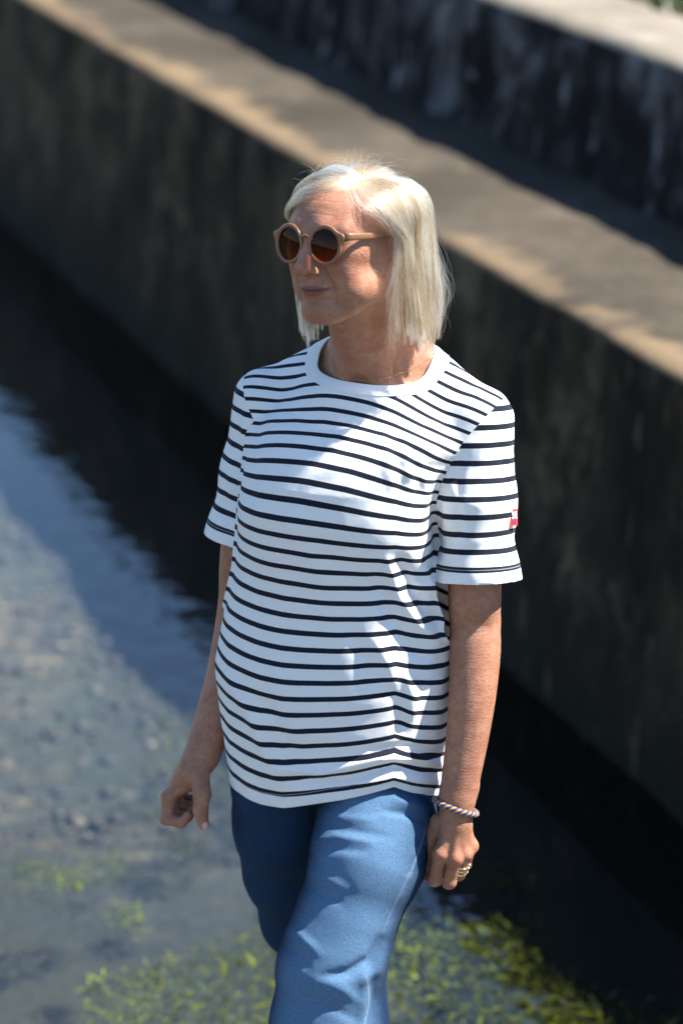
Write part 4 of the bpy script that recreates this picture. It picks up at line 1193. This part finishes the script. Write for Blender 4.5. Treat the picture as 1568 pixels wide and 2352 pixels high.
sg = bpy.data.objects.new('sunglasses', None); COL.objects.link(sg)
sg.matrix_world = Matrix.Translation(HO) @ Matrix(HR.tolist()).to_4x4()
tag(sg, 'round brown-tinted sunglasses with tan frames on the woman\'s face', 'sunglasses')
bpts = [(-.0115, -.0970, .0040), (-.0080, -.0985, .0080), (0, -.0993, .0100), (.0080, -.0985, .0080), (.0115, -.0970, .0040)]
pads = [flat_bar([(s * .0115, -.0960, .002), (s * .0100, -.0925, -.004), (s * .0125, -.0890, -.011)], [.006, .007, .005], [.003, .0035, .003]) for s in (-1, 1)]
fr_ = join(rim_loop(-1), rim_loop(1), flat_bar(bpts, [.0065, .0050, .0046, .0050, .0065], .0045), *pads)
mesh_obj('frame', fr_[0], fr_[1], ACET, sg)
for s in (-1, 1):
    ux, uz, uy = lens_axes(s); c = GC * [s, 1, 1]; V, F, gd = [c - uy * .0012], [], [.5]; n = 72; K = 6
    for k in range(1, K + 1):
        r_ = .0239 * k / K
        for j in range(n):
            a = 2 * math.pi * j / n
            V.append(c + ux * r_ * math.cos(a) + uz * r_ * math.sin(a) + uy * (-.0012 + .0018 * (k / K) ** 2)); gd.append(.5 + .5 * math.sin(a) * k / K)
    for j in range(n): F.append((0, 1 + j, 1 + (j + 1) % n))
    for k in range(K - 1):
        for j in range(n): F.append((1 + k * n + j, 1 + (k + 1) * n + j, 1 + (k + 1) * n + (j + 1) % n, 1 + k * n + (j + 1) % n))
    o = mesh_obj('lens', np.array(V), F, LENS, sg); attr(o, 'grad', gd)
    x0 = np.array([s * .0640, -.0890, .0085])
    tp_ = [x0, (s * .0685, -.081, .0085), (s * .0725, -.06, .0072), (s * .0755, -.03, .0050), (s * .0775, .0, .0030), (s * .0785, .022, .000), (s * .0780, .040, -.012), (s * .0765, .052, -.028)]
    if s < 0: tp_ = tp_
    V, F = flat_bar(tp_, [.0125, .0098, .0092, .0088, .0080, .0070, .0065, .0055], [.0048, .0040, .0034, .0032, .0030, .0030, .0030, .0030])
    mesh_obj('temple', V, F, ACET, sg)

# bracelet: blue and gold cords plaited round her left wrist
def yarn(name, a, b):
    m = NT(name); ob = m.obj(); nz = m.noise(1500, 2, .5, ob)
    return m.surf(m.pbr(Base_Color=m.mix(nz, a, b), Roughness=.6, Normal=m.bump(nz, .4, .0006), Sheen_Weight=.2))
BLUE = yarn('blue_cord', (.003, .005, .085), (.008, .012, .16)); GOLD = yarn('gold_cord', (.26, .15, .025), (.38, .24, .06))
br = bpy.data.objects.new('bracelet', None); COL.objects.link(br)
tag(br, 'plaited blue and gold cord bracelet round the wrist beside the jeans', 'bracelet')
bc = at(1046, 1852, -.120); bl, brt = at(996, 1838, -.125), at(1095, 1868, -.116)
bx = brt - bl; hw = np.linalg.norm(bx) / 2; bx /= np.linalg.norm(bx)
fa = (LCA - LFO) / np.linalg.norm(LCA - LFO); by = np.cross(bx, fa); by /= np.linalg.norm(by)
bc = (bl + brt) / 2
br.location = bc
th = np.linspace(0, 2 * np.pi, 260, endpoint=False)
ex = np.outer(np.cos(th), bx) * (hw - .0015) + np.outer(np.sin(th), by) * (hw * .86)
nr = ex / np.linalg.norm(ex, axis=1, keepdims=True); up_ = np.cross(bx, by)
for k in range(4):
    ph = th * 12 + k * math.pi / 2
    pts = ex + nr * (np.cos(ph) * .0019)[:, None] + up_[None] * (np.sin(ph) * .0024)[:, None]
    V, F = tube(pts, .0022, 7, True)
    mesh_obj('cord', V, F, BLUE if k % 2 == 0 else GOLD, br)

# rings on the ring finger
m = NT('gold'); GOLDM = m.surf(m.pbr(Base_Color=(.83, .60, .26), Metallic=1.0, Roughness=.22, Normal=m.bump(m.noise(900, 2, .5, m.obj()), .05, .0003)))
m = NT('pearl'); PEARL = m.surf(m.pbr(Base_Color=(.82, .78, .70), Roughness=.18, Coat_Weight=.6))
fa_, fb_ = L_M[2], L_F[2][0]; fx = (fb_ - fa_) / np.linalg.norm(fb_ - fa_)
u_ = np.cross(fx, [0, 0, 1.0]); u_ /= np.linalg.norm(u_); v_ = np.cross(fx, u_)
def sphere(c, r, n=8):
    V, F = [], []
    for i in range(n + 1):
        for j in range(n * 2):
            a, b = math.pi * i / n, math.pi * j / n
            V.append((c[0] + r * math.sin(a) * math.cos(b), c[1] + r * math.sin(a) * math.sin(b), c[2] + r * math.cos(a)))
    for i in range(n):
        for j in range(n * 2):
            j2 = (j + 1) % (n * 2)
            F.append((i * 2 * n + j, (i + 1) * 2 * n + j, (i + 1) * 2 * n + j2, i * 2 * n + j2))
    return np.array(V), F
for f_, lab, beads in ((.50, 'gold ring set with pale beads, uppermost of three on one finger', 9), (.66, 'plain narrow gold band between two other rings on one finger', 0), (.82, 'knobbly gold ring with beads, lowest of three on one finger', 7)):
    c = fa_ + fx * np.linalg.norm(fb_ - fa_) * f_; R_ = .0118
    t = np.linspace(0, 2 * np.pi, 48, endpoint=False)
    o = bpy.data.objects.new('ring', None); COL.objects.link(o); o.location = c
    tag(o, lab, 'ring', 'rings on one finger')
    V, F = tube(np.outer(np.cos(t), u_) * R_ + np.outer(np.sin(t), v_) * R_, .0011, 8, True)
    V2, F2 = tube(np.outer(np.cos(t), u_) * R_ + np.outer(np.sin(t), v_) * R_ + fx * .0019, .0009, 8, True)
    V, F = join((V, F), (V2, F2))
    mesh_obj('band', V, F, GOLDM, o)
    for b in range(beads):
        a = 2 * math.pi * b / beads
        V, F = sphere((u_ * math.cos(a) + v_ * math.sin(a)) * (R_ + .0008), .00165, 6)
        mesh_obj('bead', V, F, PEARL if f_ < .6 else GOLDM, o)

# a thin gold chain round the neck
th = np.linspace(0, 2 * np.pi, 220, endpoint=False)
pts = np.array([tw(.074 * math.sin(a), .008 - .066 * math.cos(a), np.array(1.392 - .030 * (.5 + .5 * math.cos(a)) ** 1.5)) for a in th])
for _ in range(8):
    d0 = upper_sdf(pts.astype(f4)); e = .002
    g = np.stack([upper_sdf((pts + np.eye(3)[a] * e).astype(f4)) - d0 for a in range(3)], -1) / e
    g[:, 2] *= .2
    g /= np.linalg.norm(g, axis=1, keepdims=True) + 1e-6
    pts = pts - g * (d0 - .0009)[:, None] * .7
V, F = tube(pts, .00024, 6, True)
nkl = mesh_obj('necklace', V, F, GOLDM); tag(nkl, 'fine gold chain necklace just above the white collar', 'necklace')

# red flag tag sewn to her left sleeve
m = NT('red_tape'); RED = m.surf(m.pbr(Base_Color=m.mix(m.noise(900, 2, .5, m.obj()), (.62, .030, .018), (.75, .055, .030)), Roughness=.7))
def flatmat(nm, c): m = NT(nm); return m.surf(m.pbr(Base_Color=c, Roughness=.75))
WHT = flatmat('tag_white', (.80, .76, .80)); NVY = flatmat('tag_blue', (.06, .05, .20)); PNK = flatmat('tag_pink', (.55, .03, .13))

tc = at(1178, 1187, -.070)
i = np.argmin(np.linalg.norm(Vl - tc, axis=1)); tnm = normals(Vl, Tl)[i]
tu = axl / np.linalg.norm(axl); tn = tnm - tu * (tnm @ tu); tn = tn / np.linalg.norm(tn)
tn = tn * .8 + np.array([.25, -.70, 0]); tn -= tu * (tn @ tu); tn /= np.linalg.norm(tn); tr_ = np.cross(tu, tn)
pc = Vl[i] + tn * .0022
TS = 1.1
def patch(name, a0, a1, b0, b1, off, mat, parent, th=.0009):
    c8 = [(a, b, o_) for o_ in (off, off - th) for a, b in ((a0, b0), (a1, b0), (a1, b1), (a0, b1))]
    V = np.array([pc + tr_ * a * TS + tu * b * TS + tn * (o_ + (-.0012 * (b / .011) ** 2)) for a, b, o_ in c8])
    F = [(0, 1, 2, 3), (7, 6, 5, 4), (0, 4, 5, 1), (1, 5, 6, 2), (2, 6, 7, 3), (3, 7, 4, 0)]
    return mesh_obj(name, V, F, mat, parent, smooth=False)
tg = patch('sleeve_tag', -.0068, .0068, -.0112, .0112, .0012, RED, shirt, .0030)
tag(tg, 'small red woven tag with a little flag on the sleeve')
def emblem(polys, mat, off, name):
    V = []; F = []
    for p in polys:
        k = len(V); V += [pc + tr_ * a * TS + tu * b * TS + tn * (off - .0012 * (b / .011) ** 2) for a, b in p]; F.append(tuple(range(k, k + len(p))))
    return mesh_obj(name, np.array(V), F, mat, tg, smooth=False)
x0, x1, y0, y1 = -.0046, .0046, -.0082, .0012
cx_, cy_ = (x0 + x1) / 2, (y0 + y1) / 2
emblem([[(x0, y0), (x1, y0), (x1, y1), (x0, y1)]], NVY, .0014, 'flag_field')
def barq(a, b, w):
    a, b = np.array(a), np.array(b); d = b - a; n_ = np.array([-d[1], d[0]]) / np.hypot(*d) * w
    return [tuple(a - n_), tuple(b - n_), tuple(b + n_), tuple(a + n_)]
emblem([barq((x0, y0), (x1, y1), .0009), barq((x0, y1), (x1, y0), .0009)], WHT, .0016, 'flag_diagonals')
emblem([barq((cx_, y0), (cx_, y1), .0014), barq((x0, cy_), (x1, cy_), .0014)], WHT, .0018, 'flag_cross')
emblem([barq((cx_, y0), (cx_, y1), .0006), barq((x0, cy_), (x1, cy_), .0006)], RED, .0020, 'flag_red_cross')
emblem([[(x0, .0022), (x1, .0022), (x1, .0070), (x0, .0070)]], PNK, .0014, 'tag_print')
emblem([barq((-.003, .0035 + .0012 * k), (.003, .0035 + .0012 * k), .0003) for k in range(3)], NVY, .0016, 'tag_lettering')
